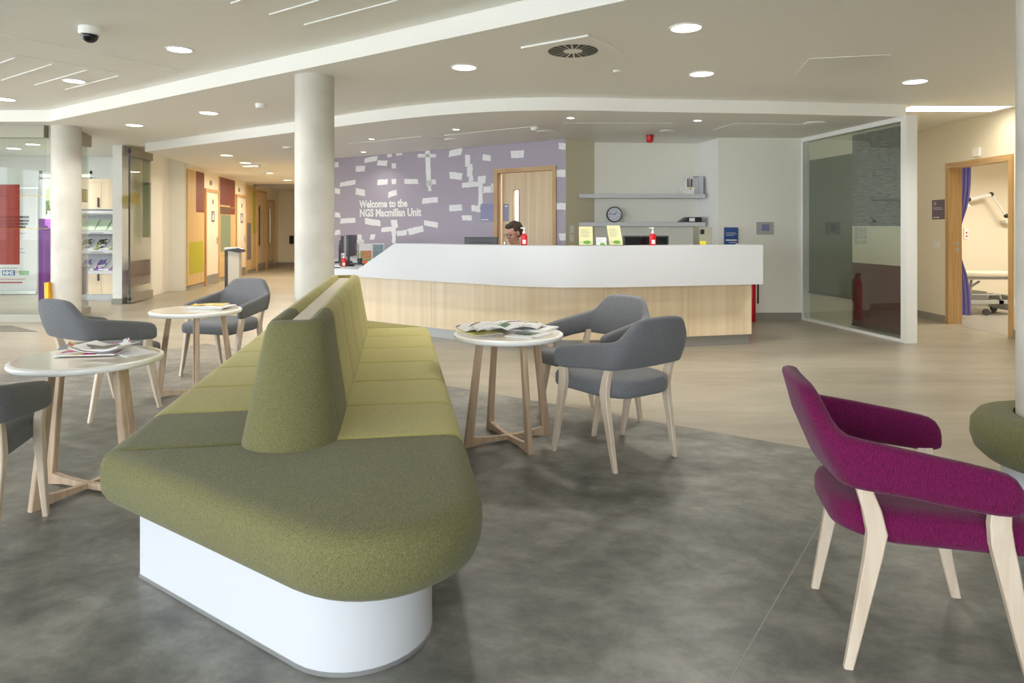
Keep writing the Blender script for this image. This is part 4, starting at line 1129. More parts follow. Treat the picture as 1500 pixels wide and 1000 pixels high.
def magazine(x, y, z, rz, w, h, mat, label, grp, curl=0.0, t=.006, open_=False, th_mat='paper'):
    r = empty('magazine', (x, y, z), rz, label, 'magazine', grp)
    nx = 12
    bm = bmesh.new()
    def zz(u):
        if open_: return abs(math.sin(PI*abs(u)))**.7*curl+.001
        return curl*max(0, (abs(u)-.2))**2*1.5
    rings = []
    for i in range(nx+1):
        u = -1+2*i/nx; b0 = zz(u)
        rings.append([(u*w/2, -h/2, b0+.0005), (u*w/2, h/2, b0+.0005), (u*w/2, h/2, b0+t), (u*w/2, -h/2, b0+t)])
    loft(bm, rings); from_bm('pages', bm, M['paper'], r, 30)
    bm = bmesh.new(); rings = []
    for i in range(nx+1):
        u = -1+2*i/nx; b0 = zz(u)
        rings.append([(u*w/2, -h/2, b0+t+.0002), (u*w/2, h/2, b0+t+.0002), (u*w/2, h/2, b0+t+.0010), (u*w/2, -h/2, b0+t+.0010)])
    loft(bm, rings); from_bm('cover', bm, mat, r, 30)
    return r
TT = .6605
g3 = 'magazines spread on the right-hand round table'
magazine(-.20, 4.16, TT, .55, .20, .24, plain('yellow_cover', rgb(236, 226, 140), .4), 'pale yellow leaflet lowest at the left of the right table', g3, t=.004)
magazine(-.18, 4.27, TT+.006, .35, .30, .22, M['pg1'], 'open white magazine at the back left of the right table', g3, .014, .005, True)
magazine(.015, 4.33, TT+.013, -.25, .34, .20, M['pg4'], 'open white magazine at the back of the right table', g3, .014, .006, True)
magazine(-.055, 4.12, TT+.034, .25, .36, .22, M['pg1'], 'large open magazine with photo spread on top of the right table pile', g3, .020, .006, True)
magazine(.15, 4.28, TT, -.5, .20, .25, M['pg4'], 'closed magazine with dark cover picture at the right of the right table', g3, .0, .010)
magazine(.10, 4.04, TT, -.55, .19, .24, M['pg1'], 'closed magazine lying at the front of the right table pile', g3, .0, .007)
g1 = 'magazines on the near left table'
magazine(-2.13, 3.47, TT+.0045, .15, .28, .20, M['pg2'], 'lowest magazine with purple corner on the near left table', g1, .0, .006)
magazine(-2.12, 3.51, TT+.0125, .55, .27, .20, M['pg2'], 'colourful curling magazine on top of the near left table', g1, .035, .006)
magazine(-2.06, 3.47, TT+.026, -.1, .24, .17, M['pg4'], 'white and blue magazine in the near left pile', g1, .02, .005)
magazine(-1.95, 3.50, TT, .9, .15, .26, M['paper'], 'plain white leaflet at the right of the near left table', g1, .0, .003)
g2 = 'magazines on the far left table'
magazine(-2.42, 5.42, TT, .1, .29, .21, M['pg1'], 'lowest magazine in the far left table pile', g2, .0, .008)
magazine(-2.38, 5.42, TT+.0095, -.15, .29, .21, M['pg4'], 'middle magazine in the far left table pile', g2, .0, .008)
magazine(-2.41, 5.43, TT+.019, .12, .26, .20, M['pg3'], 'yellow covered magazine topmost in the far left table pile', g2, .0, .007)

# ------------------------------------------------------------------ glass screen on the right
SM = plane_mat(SC1, SC2); SL = math.dist(SC1, SC2)
gs = empty('glass_screen', ((SC1[0]+SC2[0])/2, (SC1[1]+SC2[1])/2, 0), 0, 'tall framed glass screen with woven green, charcoal and burgundy fabric panels', 'screen')
gi = Matrix.Translation(-gs.location) @ SM
bm = bmesh.new()
bbox(bm, 0, SL, .001, .035, -.10, .03, mat=gi); bbox(bm, 0, SL, 2.50, 2.558, -.10, .03, mat=gi); bbox(bm, 0, .03, .035, 2.50, -.10, .03, mat=gi)
from_bm('frame', bm, M['white'], gs)
bm = bmesh.new(); bbox(bm, SL-.005, SL+.085, .001, 2.558, -.10, .035, mat=gi); from_bm('end_post', bm, M['white'], gs)
bm = bmesh.new(); bbox(bm, .03, SL-.005, .035, 2.50, .014, .022, mat=gi); from_bm('glass_pane', bm, M['glass_dim'], gs)
bm = bmesh.new(); bbox(bm, .03, SL-.005, .035, 2.50, -.095, -.080, mat=gi); from_bm('cream_backing', bm, M['blind_cream'], gs)
sb, zb0 = on_wall(1243, 232, SC1, SC2); sa = .05
def fabric_panel(s0, s1, z0, z1, off, mat, nm):
    bm = bmesh.new(); bbox(bm, s0, s1, z0, z1, off, off+.006, mat=gi); return from_bm(nm, bm, mat, gs)
fabric_panel(.06, sb+.12, 0.40, 2.24, -.055, M['blind_green'], 'green_fabric_panel')
fabric_panel(.06, sb+.12, 2.24, 2.49, -.055, M['blind_cream'], 'cream_fabric_panel')
sl, _ = hit(1247, SC1, SC2)
fabric_panel(sl, SL-.012, zl(331, 8.3), 2.46, -.020, M['blind_char'], 'charcoal_fabric_panel')
fabric_panel(sl, SL-.012, zl(386, 8.3), zl(331, 8.3), -.020, M['blind_cream'], 'cream_fabric_panel')
fabric_panel(sl, SL-.012, .085, zl(386, 8.3), -.020, M['blind_burg'], 'burgundy_fabric_panel')
bm = bmesh.new(); bbox(bm, .05, sb+.13, .385, .405, -.060, -.044, mat=gi); bbox(bm, sl-.01, SL-.012, .065, .09, -.026, -.01, mat=gi); from_bm('bottom_rail', bm, M['darkgrey'], gs)
# bulkhead cheek above the screen end, up to the main ceiling: part of soffit (already there)

# ------------------------------------------------------------------ treatment room contents
ct = empty('curtain', (6.36, 9.72, 0.05), 0, 'purple curtain hanging just inside the treatment doorway', 'curtain')
bm = bmesh.new(); rings = []
for i in range(41):
    f = i/40; z = f*2.45
    wdt = .50 if False else (.44 + .02*math.sin(f*3))
    pinch = 1-.55*math.exp(-((z-1.05)/.45)**2)
    ring = []
    for k in range(49):
        g_ = k/48; ring.append((-.17*1+ g_*.34*pinch-.0, .035*math.sin(g_*PI*2*6), z))
    ring += [(x, y+.004, z) for (x, y, z) in ring[::-1]]
    rings.append(ring)
loft(bm, rings); from_bm('curtain_cloth', bm, M['curtain'], ct, 70)
bm = bmesh.new(); tube(bm, [(-.2, 0, 2.47), (.9, 0, 2.47)], .012); from_bm('curtain_rail', bm, M['whiteplastic'], ct)
cou = empty('treatment_couch', (6.85, 10.35, 0), 0, 'grey hydraulic examination couch with cream pad in the treatment room', 'couch')
bm = bmesh.new(); bbox(bm, -.75, .74, -.3, .3, .565, .635, bev=.025); from_bm('pad', bm, M['cushion_vinyl'], cou, 40)
bm = bmesh.new(); bbox(bm, -.72, .55, -.27, .27, .53, .562); from_bm('pad_frame', bm, M['grey_metal'], cou)
bm = bmesh.new(); bbox(bm, -.7, .62, -.26, -.20, .17, .22); bbox(bm, -.7, .62, .20, .26, .17, .22); bbox(bm, .35, .42, -.26, .26, .17, .22); bbox(bm, .56, .66, -.28, .28, .06, .28, bev=.01); from_bm('base_frame', bm, M['grey_metal'], cou)
bm = bmesh.new()
for y in (-.2, .2):
    tube(bm, [(-.05, y, .22), (-.02, y, .52)], .02); tube(bm, [(-.02, y, .30), (.40, y, .30), (.42, y, .22)], .014); tube(bm, [(-.3, y, .24), (.1, y, .50)], .016)
bbox(bm, -.2, .25, -.15, .15, .22, .34); from_bm('lift_mechanism', bm, M['grey_metal'], cou)
for (x, y) in ((.60, -.24), (.60, .24), (.15, -.24), (-.6, .24)):
    bm = bmesh.new(); n = 20
    loft(bm, [[(x+.05*math.cos(2*PI*k/n), yy, .052+.05*math.sin(2*PI*k/n)) for k in range(n)] for yy in (y-.015-.03, y+.015-.03)])
    from_bm('wheel', bm, M['darkgrey'], cou)
def lampz(px, py, Y): return (xl(px, Y), Y, zl(py, Y))
al = empty('examination_lamp', lampz(1472, 324, 11.28), 0, 'white jointed examination lamp arm on the treatment room wall', 'lamp')
li = -Vector(al.location)
def LP(px, py, Y=11.1): return Vector(lampz(px, py, Y))+li
bm = bmesh.new(); bbox(bm, -.06, .09, -.10, .015, -.03, .02, bev=.006); from_bm('wall_bracket', bm, M['whiteplastic'], al)
bm = bmesh.new(); tube(bm, [LP(1474, 317), LP(1453, 285)], .016); tube(bm, [LP(1452, 285), LP(1420, 292)], .03); from_bm('arm', bm, M['whiteplastic'], al, 40)
bm = bmesh.new()
for p in (LP(1474, 316), LP(1452, 284.5), LP(1419, 292)): bmesh.ops.create_icosphere(bm, subdivisions=2, radius=.038, matrix=Matrix.Translation(p))
from_bm('joint', bm, M['black'], al, 60)
bm = bmesh.new(); p = LP(1414, 300); lathe(bm, [(.03, .06), (.05, .02), (.09, -.03), (.085, -.035)], 20, p); from_bm('lamp_head', bm, M['whiteplastic'], al, 40)
sign('nurse_call', 1411, 1418, 335, 350, (RX+.14, 11.3), (9.5, 11.3), M['whiteplastic'], 'small white nurse call plate with red button in the treatment room', 'switch', lines=[(.35, .7, .2, .35), (.35, .7, .55, .7)], tcol='red', thick=.02)

# ------------------------------------------------------------------ corridor features
cm = plane_mat(CL0, CL1)
def cbox(bm, px0, px1, py0, py1, o0, o1, mi=0, yref=None):
    s0, Ya = hit(px0, CL0, CL1); s1, Yb = hit(px1, CL0, CL1)
    z1 = zl(py0, Ya); z0 = max(.002, zl(py1, Ya)); bbox(bm, s0, s1, z0, z1, o0, o1, mi=mi, mat=cm)
def wood_panel(px0, px1, zt, label, vin, k):
    bm = bmesh.new(); s0, s1 = cl(px0), cl(px1); bbox(bm, s0, s1, .10, zt, .001, .03, mat=cm)
    root = tag(from_bm('wall_panel', bm, M['panel_wood']), label, 'wall panel', 'oak veneer panels between the corridor doors')
    for (a, b, c, d, m) in vin:
        sa_, Ya = hit(a, CL0, CL1); sb_, Yb = hit(b, CL0, CL1); Ym = (Ya+Yb)/2
        bm = bmesh.new(); bbox(bm, max(sa_, s0+.005), min(sb_, s1-.005), zl(d, Ym), zl(c, Ym), .0302, .0312, mat=cm); from_bm('coloured_film', bm, M[m], root)
    return root
wood_panel(272.8, 297.2, 2.50, 'wood corridor panel with burgundy strip and lime green square', [(285, 297, 252, 311, 'v_red'), (274.5, 295.5, 354, 400, 'v_green')], 0)
wood_panel(320, 343, 2.52, 'wood corridor panel with large burgundy and sage green blocks', [(320.3, 342.3, 262, 301, 'v_red'), (335.5, 342.3, 301, 314, 'v_red'), (320.3, 336, 303, 314, 'v_red2'), (321, 336, 315, 368, 'v_teal'), (336, 341, 303, 305.5, 'v_yel')], 1)
wood_panel(359.5, 373.5, 2.50, 'wood corridor panel with slate strip and thin lime stripe', [(359.8, 366, 326.5, 380.5, 'v_blue'), (369, 373, 280, 342, 'v_green')], 2)
def cdoor(px0, px1, idx, matk, zt=2.10, framew=.07):
    s0, s1 = cl(px0)+framew, cl(px1)-framew
    bm = bmesh.new()
    bbox(bm, s0-framew, s0, .002, zt, .001, .05, mat=cm); bbox(bm, s1, s1+framew, .002, zt, .001, .05, mat=cm); bbox(bm, s0-framew, s1+framew, zt, zt+.07, .001, .05, mat=cm)
    d = struct(from_bm('door_%d' % idx, bm, M['oak']))
    bm = bmesh.new(); bbox(bm, s0+.004, s1-.004, .01, zt-.004, .001, .03, mat=cm); from_bm('door_leaf', bm, M[matk], d)
    bm = bmesh.new(); bbox(bm, s0+.02, s1-.02, .02, .22, .0302, .033, mat=cm); from_bm('kick_plate', bm, M['plinth'], d)
    return d, s0, s1
def chandle(d, s, z=1.0):
    bm = bmesh.new(); bbox(bm, s-.02, s+.02, z-.08, z+.08, .030, .040, mat=cm)
    tube(bm, [cm @ Vector((s, z, .035)), cm @ Vector((s, z, .09)), cm @ Vector((s-.13, z, .09))], .011); from_bm('door_handle', bm, M['steel'], d)
def csign(d, s0, z0, w, h):
    bm = bmesh.new(); bbox(bm, s0, s0+w, z0, z0+h, .0302, .034, mat=cm); p = from_bm('toilet_sign', bm, M['sign_purple'], d)
    bm = bmesh.new(); bmesh.ops.create_cone(bm, cap_ends=True, segments=16, radius1=.025, radius2=.025, depth=.002, matrix=cm @ Matrix.Translation((s0+w/2, z0+h*.78, .0352)))
    bbox(bm, s0+w*.3, s0+w*.7, z0+h*.2, z0+h*.66, .0342, .036, mat=cm); from_bm('pictogram', bm, M['white'], p)
    bm = bmesh.new(); bbox(bm, s0+w*.35, s0+w*.65, z0+h+.16, z0+h+.26, .0302, .034, mat=cm); from_bm('numeral', bm, M['ink'], d)
d, s0, s1 = cdoor(298.5, 319, 3, 'cream'); chandle(d, s1-.1); csign(d, s0+.42*(s1-s0), 1.42, .24, .26)
d, s0, s1 = cdoor(344, 359, 4, 'cream'); chandle(d, s1-.1); csign(d, s0+.42*(s1-s0), 1.42, .24, .26)
d, s0, s1 = cdoor(374.5, 388.5, 5, 'leaf', 2.35, .05)
bm = bmesh.new(); tube(bm, [cm @ Vector((s0+.15, .75, .07)), cm @ Vector((s0+.15, 1.95, .07))], .018); tube(bm, [cm @ Vector((s0+.15, .85, .03)), cm @ Vector((s0+.15, .85, .07))], .012); tube(bm, [cm @ Vector((s0+.15, 1.85, .03)), cm @ Vector((s0+.15, 1.85, .07))], .012); from_bm('pull_handle', bm, M['black'], d)
d, s0, s1 = cdoor(389.5, 400, 6, 'leaf', 2.12, .09)
bm = bmesh.new(); tube(bm, [cm @ Vector((s0+.2, .8, .07)), cm @ Vector((s0+.2, 1.9, .07))], .016); from_bm('pull_handle', bm, M['steel'], d)
# ceiling door-rail in the corridor
bm = bmesh.new(); bbox(bm, -7.55, -4.6, 19.9, 20.0, Z1-.06, Z1-.001); struct(from_bm('trim_2', bm, M['ink_light']))
for i, px in enumerate((308, 349.5)):
    s, Y = hit(px, CL0, CL1); z = zl(268 if i == 0 else 278, Y)
    bm = bmesh.new(); bmesh.ops.create_cone(bm, cap_ends=True, segments=20, radius1=.055, radius2=.05, depth=.03, matrix=cm @ Matrix.Translation((s, z, .017)))
    tag(from_bm('alarm_light', bm, M['ink_light']), ['grey round indicator above the nearer toilet door', 'grey round indicator above the farther toilet door'][i], 'indicator')
bm = bmesh.new(); bbox(bm, xl(424, 23.55), xl(430, 23.55), 23.53, 23.598, zl(357, 23.55), zl(345, 23.55), bev=.01)
tag(from_bm('wall_dispenser', bm, M['black']), 'small black dispenser on the corridor end wall', 'dispenser')
bm = bmesh.new(); bbox(bm, -7.85, -7.75, 23.57, 23.598, 1.35, 1.5); tag(from_bm('wall_switch', bm, M['whiteplastic']), 'white plate on the corridor end wall beside the door frame', 'switch')
# bin / sanitiser pedestal
YB = 12.6
bn = empty('waste_bin_pedestal', (xl(344, YB), YB, 0), .15, 'white pedestal bin with black flap top standing before the corridor doors', 'bin')
zt = zl(362, YB)
bm = bmesh.new(); bbox(bm, -.10, .10, -.10, .10, .002, zt-.03, bev=.006); from_bm('body', bm, M['cream'], bn, 30)
bm = bmesh.new(); bbox(bm, -.155, -.105, -.10, .10, .002, zt-.05, bev=.006); from_bm('side_panel', bm, M['darkgrey'], bn, 30)
bm = bmesh.new(); bbox(bm, -.16, .10, -.13, .12, zt-.045, zt, bev=.012); from_bm('lid', bm, M['whiteplastic'], bn, 30)
bm = bmesh.new(); loft(bm, [[(-.11, y, zt-.055), (.10, y, zt-.10), (.17, y, zt-.085), (.13, y, zt-.03), (.10, y, zt-.01), (-.11, y, zt-.035)] for y in (-.135, .125)]); from_bm('flap', bm, M['black'], bn)

# folded glass doors beside the pillar
g0, g1 = (-6.50, 11.60), (-6.63, 12.55)
fg = empty('folding_glass_door', (g0[0], g0[1], 0), 0, 'folded glass door leaf with teal, lime and purple film beside the white pillar', 'glass door')
fgm = Matrix.Translation((-g0[0], -g0[1], 0)) @ plane_mat(g1, g0); FL = math.dist(g0, g1)
bm = bmesh.new(); bbox(bm, 0, FL, 2.52, 2.66, -.03, .03, mat=fgm); from_bm('top_rail', bm, M['alu'], fg)
bm = bmesh.new(); bbox(bm, 0, FL, .02, .16, -.03, .03, mat=fgm); from_bm('bottom_rail', bm, M['alu'], fg)
bm = bmesh.new(); bbox(bm, 0, FL, .16, 2.52, -.006, .006, mat=fgm); from_bm('glass_pane', bm, M['glass'], fg)
bm = bmesh.new(); bbox(bm, -.005+FL, FL+.012, .02, 2.66, -.012, .012, mat=fgm); bmesh.ops.create_icosphere(bm, subdivisions=2, radius=.035, matrix=fgm @ Matrix.Translation((FL, .09, 0))); bmesh.ops.create_icosphere(bm, subdivisions=2, radius=.035, matrix=fgm @ Matrix.Translation((FL, 2.59, 0))); from_bm('pivot_edge', bm, M['darkgrey'], fg)
def film(a, b, z0, z1, m, par, mt, off=.0075):
    bm = bmesh.new(); bbox(bm, a, b, z0, z1, off, off+.001, mat=mt); return from_bm('glass_film', bm, M[m], par)
GL2 = FL
film(0.02, .38, 1.12, 2.52, 'film_teal', fg, fgm); film(.52, .92, 1.69, 1.90, 'film_yellow', fg, fgm); film(.02, .92, .28, .72, 'film_mauve', fg, fgm)
# the front fixed glazing: left of the column, facing the camera
gp = empty('glass_partition', (-9.0, 9.34, 0), 0, 'frameless glass partition left of the column with red and violet film squares', 'glass partition')
gpm = Matrix.Translation((9.0, -9.34, 0)) @ plane_mat((-11.9, 9.46), (-6.37, 9.38))
bm = bmesh.new(); bbox(bm, 0, 5.5, 2.53, 2.699, -.05, .05, mat=gpm); from_bm('top_rail', bm, M['alu'], gp)
bm = bmesh.new(); bbox(bm, 0, 5.5, .001, .11, -.04, .04, mat=gpm); from_bm('bottom_rail', bm, M['alu'], gp)
bm = bmesh.new(); bbox(bm, 0, 5.5, .11, 2.53, -.006, .006, mat=gpm); from_bm('glass_pane', bm, M['glass'], gp)
gY = 9.35
def gp_s(px): return hit(px, (-11.9, 9.46), (-6.37, 9.38))[0]
film(gp_s(-60), gp_s(29.5), zl(387.5, gY), zl(270, gY), 'film_red', gp, gpm)
film(gp_s(57), gp_s(80), zl(456, gY), zl(320, gY), 'film_purple', gp, gpm)
film(0.02, gp_s(74), zl(286.8, gY), zl(285.8, gY), 'film_line', gp, gpm)
film(0.02, gp_s(72), zl(335.2, gY), zl(334.0, gY), 'film_line', gp, gpm)
# side glazing right of the column
gq = empty('glass_partition', (-6.30, 9.7, 0), 0, 'narrow frameless glass pane right of the left column', 'glass partition')
q0_, q1_ = (-6.215, 9.70), (-6.50, 10.48)
gqm = Matrix.Translation((6.30, -9.7, 0)) @ plane_mat(q1_, q0_); QL = math.dist(q0_, q1_)
bm = bmesh.new(); bbox(bm, 0, QL, 2.53, 2.699, -.04, .04, mat=gqm); from_bm('top_rail', bm, M['alu'], gq)
bm = bmesh.new(); bbox(bm, 0, QL, .001, .09, -.03, .03, mat=gqm); from_bm('bottom_rail', bm, M['alu'], gq)
bm = bmesh.new(); bbox(bm, 0, QL, .09, 2.53, -.006, .006, mat=gqm); from_bm('glass_pane', bm, M['glass'], gq)
film(.0+.01, QL, 1.68, 1.88, 'film_yellow', gq, gqm); film(.01, QL, .30, .72, 'film_mauve', gq, gqm)

# roll-up banner
YN = 13.25
bnr = empty('roll_up_banner', (xl(10, YN), YN, 0), .06, 'tall grey roll-up banner stand behind the glass on the far left', 'banner')
bm = bmesh.new(); bbox(bm, -.56, .56, -.01, .01, .08, 2.06); from_bm('banner_sheet', bm, plain('banner_print', rgb(214, 213, 212), .6), bnr)
bm = bmesh.new(); bbox(bm, -.58, .58, -.07, .07, .002, .08, bev=.01); bbox(bm, -.57, .57, -.015, .015, 2.05, 2.08); from_bm('banner_base', bm, M['steel'], bnr)
bm = bmesh.new()
for k, (z, a, b) in enumerate(((1.50, -.3, .42), (1.43, -.3, .42), (1.37, -.35, .40), (1.31, -.25, .36))): bbox(bm, a, b, -.0125, -.0102, z-.022, z+.022)
from_bm('heading_print', bm, M['ink'], bnr)
bm = bmesh.new()
for k in range(11): bbox(bm, -.30, random.uniform(.1, .40), -.0125, -.0102, 1.18-.075*k, 1.195-.075*k)
n = 20
for (rx, rz_, cz) in ((.14, .10, 1.83),): tube(bm, [(.05+rx*math.cos(2*PI*k/n), -.011, cz+rz_*math.sin(2*PI*k/n)) for k in range(n+1)], .004, 6)
from_bm('body_print', bm, M['ink_light'], bnr)
bm = bmesh.new(); bbox(bm, -.08, .2, -.0125, -.0102, 1.65, 1.675); bbox(bm, -.35, .30, -.0125, -.0102, .22, .245); bbox(bm, -.4, .35, -.0125, -.0102, .27+.02, .30+.0); from_bm('red_print', bm, M['ink_red'], bnr)
bm = bmesh.new(); bbox(bm, -.38, -.14, -.0125, -.0102, .38, .46); bbox(bm, .24, .42, -.0125, -.0102, .38, .46); from_bm('green_logo', bm, plain('logo_green', rgb(120, 168, 120), .6), bnr)
bm = bmesh.new(); bbox(bm, -.08, .16, -.0125, -.0102, .37, .47); from_bm('blue_logo', bm, M['blue'], bnr)
text_mesh('lettering', 'NHS', .10, Matrix.Translation((-.065, -.0135, .385)) @ Matrix.Rotation(PI/2, 4, 'X'), M['white'], bnr, bold=.002)

# leaflet display unit
YD = 12.1
du = empty('leaflet_display_unit', (-7.55, YD, 0), 0, 'built-in unit of oak cupboards with white sloping leaflet shelves', 'display unit')
x0, x1 = -8.25+7.55, -6.99+7.55+.12
bm = bmesh.new(); bbox(bm, x0, x1, .10, .50, .10, .50); from_bm('lower_cupboard_body', bm, M['white'], du)
bm = bmesh.new(); bbox(bm, x0, x1, .10, .50, 1.62, 2.16); from_bm('upper_cupboard_body', bm, M['white'], du)
bm = bmesh.new(); bbox(bm, x0, x1, .40, .50, .10, 2.16) ; from_bm('back_board', bm, M['white'], du)
bm = bmesh.new(); bbox(bm, x0, x1, .06, .50, .001, .10); from_bm('plinth', bm, M['plinth'], du)
nd = 3
for k in range(nd):
    a = x0+(x1-x0)*k/nd; b = x0+(x1-x0)*(k+1)/nd
    for (z0, z1, hz) in ((.11, .53, .45), (1.64, 2.10, 1.66)):
        bm = bmesh.new(); bbox(bm, a+.003, b-.003, .08, .098, z0, z1); dd = from_bm('cupboard_door', bm, M['veneer'], du)
        bm = bmesh.new(); hs = b-.06 if k != 1 else b-.06; bbox(bm, hs, hs+.025, .06, .08, hz-.10 if z0 < 1 else hz, hz+.04 if z0 < 1 else hz+.17); from_bm('pull_handle', bm, M['darkgrey'], dd)
bm = bmesh.new(); bbox(bm, x0, x1, .07, .50, 2.10, 2.17); from_bm('cornice', bm, M['veneer'], du)
for (z, nm) in ((1.60, 0), (1.24, 1), (.90, 2), (.53, 3)):
    bm = bmesh.new(); bbox(bm, x0, x1, .02, .42, z-.055, z); from_bm('shelf_front', bm, M['laminate'], du)
for z in (1.24, .90, .53):
    bm = bmesh.new(); loft(bm, [[(x, .09, z+.0), (x, .395, z+.0), (x, .395, z+.28), (x, .375, z+.28)] for x in (x0, x1)]); from_bm('sloping_shelf', bm, M['laminate'], du)
bm = bmesh.new()
for (z) in (1.195, .855): bbox(bm, .06, .30, .0182, .0195, z-.0, z+.015)
from_bm('shelf_lettering', bm, M['ink_light'], du)
# leaflets standing on the sloping shelves
pal = [plain('leaflet_green', rgb(206, 226, 200), .6, var=.1, vscale=14), picmat('leaflet_mixed', [rgb(236, 236, 236), rgb(140, 170, 80), rgb(70, 60, 80), rgb(200, 190, 170)], 24), picmat('leaflet_violet', [rgb(236, 236, 240), rgb(140, 80, 150), rgb(120, 120, 170), rgb(230, 230, 226)], 24)]
nms = ['top', 'middle', 'bottom']; posn = ['first', 'second', 'third', 'fourth', 'fifth']
for ri, z in enumerate((1.24, .90, .53)):
    cnt = [5, 4, 4][ri]
    for k in range(cnt):
        w = .19 if ri == 0 else .16
        x = -7.05-.0-(cnt-1-k)*((.215) if ri == 0 else .27)+.0-.08
        lean_ = Matrix.Rotation(math.radians(-44), 4, 'X')
        bm = bmesh.new(); bbox(bm, -w/2, w/2, -.003, .003, 0, .27 if ri == 0 else .25, mat=lean_)
        if ri: bmesh.ops.transform(bm, matrix=Matrix.Shear('XZ', 4, (.18, 0)), verts=bm.verts)
        o = from_bm('leaflet', bm, [pal[0], pal[1], pal[2]][ri]); o.location = (x, YD+.082, z+.006)
        tag(o, '%s leaflet from the left on the %s sloping display shelf' % (posn[k], nms[ri]), 'leaflet', 'leaflets on the %s display shelf' % nms[ri])

# wet floor sign
ws = empty('wet_floor_sign', (-6.27, 9.16, 0), 0, 'yellow folded wet floor sign leaning on the left column', 'floor sign')
for k in range(2):
    bm = bmesh.new(); o_ = k*.026
    loft(bm, [[(.0+o_, 0, .003), (.022+o_, 0, .003), (-.02+o_, .27, .003), (-.045+o_, .27, .003)], [(-.075+o_, .10, .55), (-.055+o_, .10, .55), (-.09+o_, .25, .55), (-.11+o_, .25, .55)]])
    from_bm('sign_panel', bm, M['yellow'], ws)
# entrance mat
bm = bmesh.new(); prism(bm, [(-8.4, 8.35), (-6.75, 8.55), (-5.9, 8.5), (-6.6, 9.0), (-8.9, 9.1)], .0018, .006)
tag(from_bm('entrance_mat', bm, M['mat']), 'grey entrance matting on the floor in front of the glass partition', 'mat')

# ------------------------------------------------------------------ ceiling fittings
def downlight(px, py, z, r, label, grp, warm=False, power=14, col=(1, .96, .90)):
    Y = (z-H)*F/(HY-py); x = xl(px, Y)
    root = empty('downlight', (x, Y, z), 0, label, 'ceiling light', grp)
    bm = bmesh.new(); n = 40
    pr = [(r, -.0005), (r+.014, -.001), (r+.012, -.008), (r, -.010), (r-.006, -.004)]
    R_ = [[bm.verts.new((q*math.cos(2*PI*k/n), q*math.sin(2*PI*k/n), zz)) for k in range(n)] for q, zz in pr]
    for i in range(len(pr)):
        for k in range(n): bm.faces.new((R_[i][k], R_[i][(k+1) % n], R_[(i+1) % len(pr)][(k+1) % n], R_[(i+1) % len(pr)][k]))
    from_bm('bezel', bm, M['white'], root, 40)
    bm = bmesh.new(); lathe(bm, [(r-.003, -.006), (r-.003, -.0012)], 40); from_bm('diffuser', bm, M['lamp_w'] if warm else M['lamp'], root)
    la = bpy.data.lights.new('downlight_lamp', 'AREA'); la.shape = 'DISK'; la.size = 2*r-.01; la.energy = power; la.color = col; la.spread = math.radians(172 if warm else 130)
    lo = bpy.data.objects.new('lamp_glow', la); COL.objects.link(lo); lo.location = (x, Y, z-.014)
    return root
PWR = 16
gU = 'large round downlights in the raised ceiling'
downlight(263, 72, Z3, .10, 'round downlight in the raised ceiling right of the camera dome', gU, power=PWR)
downlight(108.5, 118, Z3-.0142, .10, 'round downlight among the slotted ceiling panels at the left', gU, power=PWR)
downlight(8, 145, Z3, .10, 'round downlight at the left edge of the photo', gU, power=PWR)
gM = 'large round downlights in the main ceiling'
for px, py, lb in ((1005, 40, 'largest round downlight at the top right of the ceiling'), (1028, 107.5, 'round downlight directly below the largest one'), (680, 98, 'round downlight left of the square air vent'),
                   (1340.5, 119, 'round downlight at the far right of the main ceiling'), (306, 165, 'round downlight left of the main column'), (197, 183, 'round downlight near the glass folding door')):
    downlight(px, py, Z2, .105, lb, gM, power=PWR)
gC = 'round downlights in the corridor ceiling'
for px, py, lb in ((332, 227, 'nearest round downlight of the corridor'), (359.5, 238, 'second round downlight of the corridor'), (394, 253, 'third round downlight of the corridor'), (421, 263.5, 'farthest round downlight of the corridor')):
    downlight(px, py, Z1, .105, lb, gC, True, PWR*(1.0 if px < 380 else 3.6), (1, .86, .68))
gL = 'round downlights in the lobby ceiling behind the glass'
for px, py, lb in ((48, 211, 'right-hand downlight behind the glass partition'), (20, 217, 'left-hand downlight behind the glass partition')):
    downlight(px, py, Z2, .105, lb, gL, power=PWR)
gS = 'small spotlights in the reception soffit'
for px, py, lb in ((836, 172, 'small spotlight above the person side of the counter'), (1022, 176, 'rightmost small spotlight in the soffit'), (668, 189, 'small spotlight in the soffit above the lilac wall middle'),
                   (544.5, 203, 'small spotlight in the soffit right of the column'), (532.5, 222, 'lowest small spotlight in the soffit by the column')):
    downlight(px, py, Z1, .045, lb, gS, power=3)
# light panels: right corridor, and the added treatment room one
def room_light(x, y, z, sx, sy, label, power, col, name='ceiling_light_panel'):
    root = empty(name, (x, y, z), 0, label, 'ceiling light')
    bm = bmesh.new(); bbox(bm, -sx/2, sx/2, -sy/2, sy/2, -.008, -.001); from_bm('diffuser', bm, M['lamp_w'], root)
    bm = bmesh.new()
    for (a, b, c, d) in ((-sx/2-.02, sx/2+.02, -sy/2-.02, -sy/2-.001), (-sx/2-.02, sx/2+.02, sy/2+.001, sy/2+.02), (-sx/2-.02, -sx/2-.001, -sy/2, sy/2), (sx/2+.001, sx/2+.02, -sy/2, sy/2)): bbox(bm, a, b, c, d, -.010, -.0005)
    from_bm('frame', bm, M['white'], root)
    la = bpy.data.lights.new('panel_lamp', 'AREA'); la.shape = 'RECTANGLE'; la.size = sx-.02; la.size_y = sy-.02; la.energy = power; la.color = col; la.spread = math.radians(150)
    lo = bpy.data.objects.new('lamp_glow', la); COL.objects.link(lo); lo.location = (x, y, z-.014)
room_light(5.17, 8.02, Z2, 1.15, .36, 'rectangular light panel in the ceiling of the right corridor', 7, (1, .86, .64))
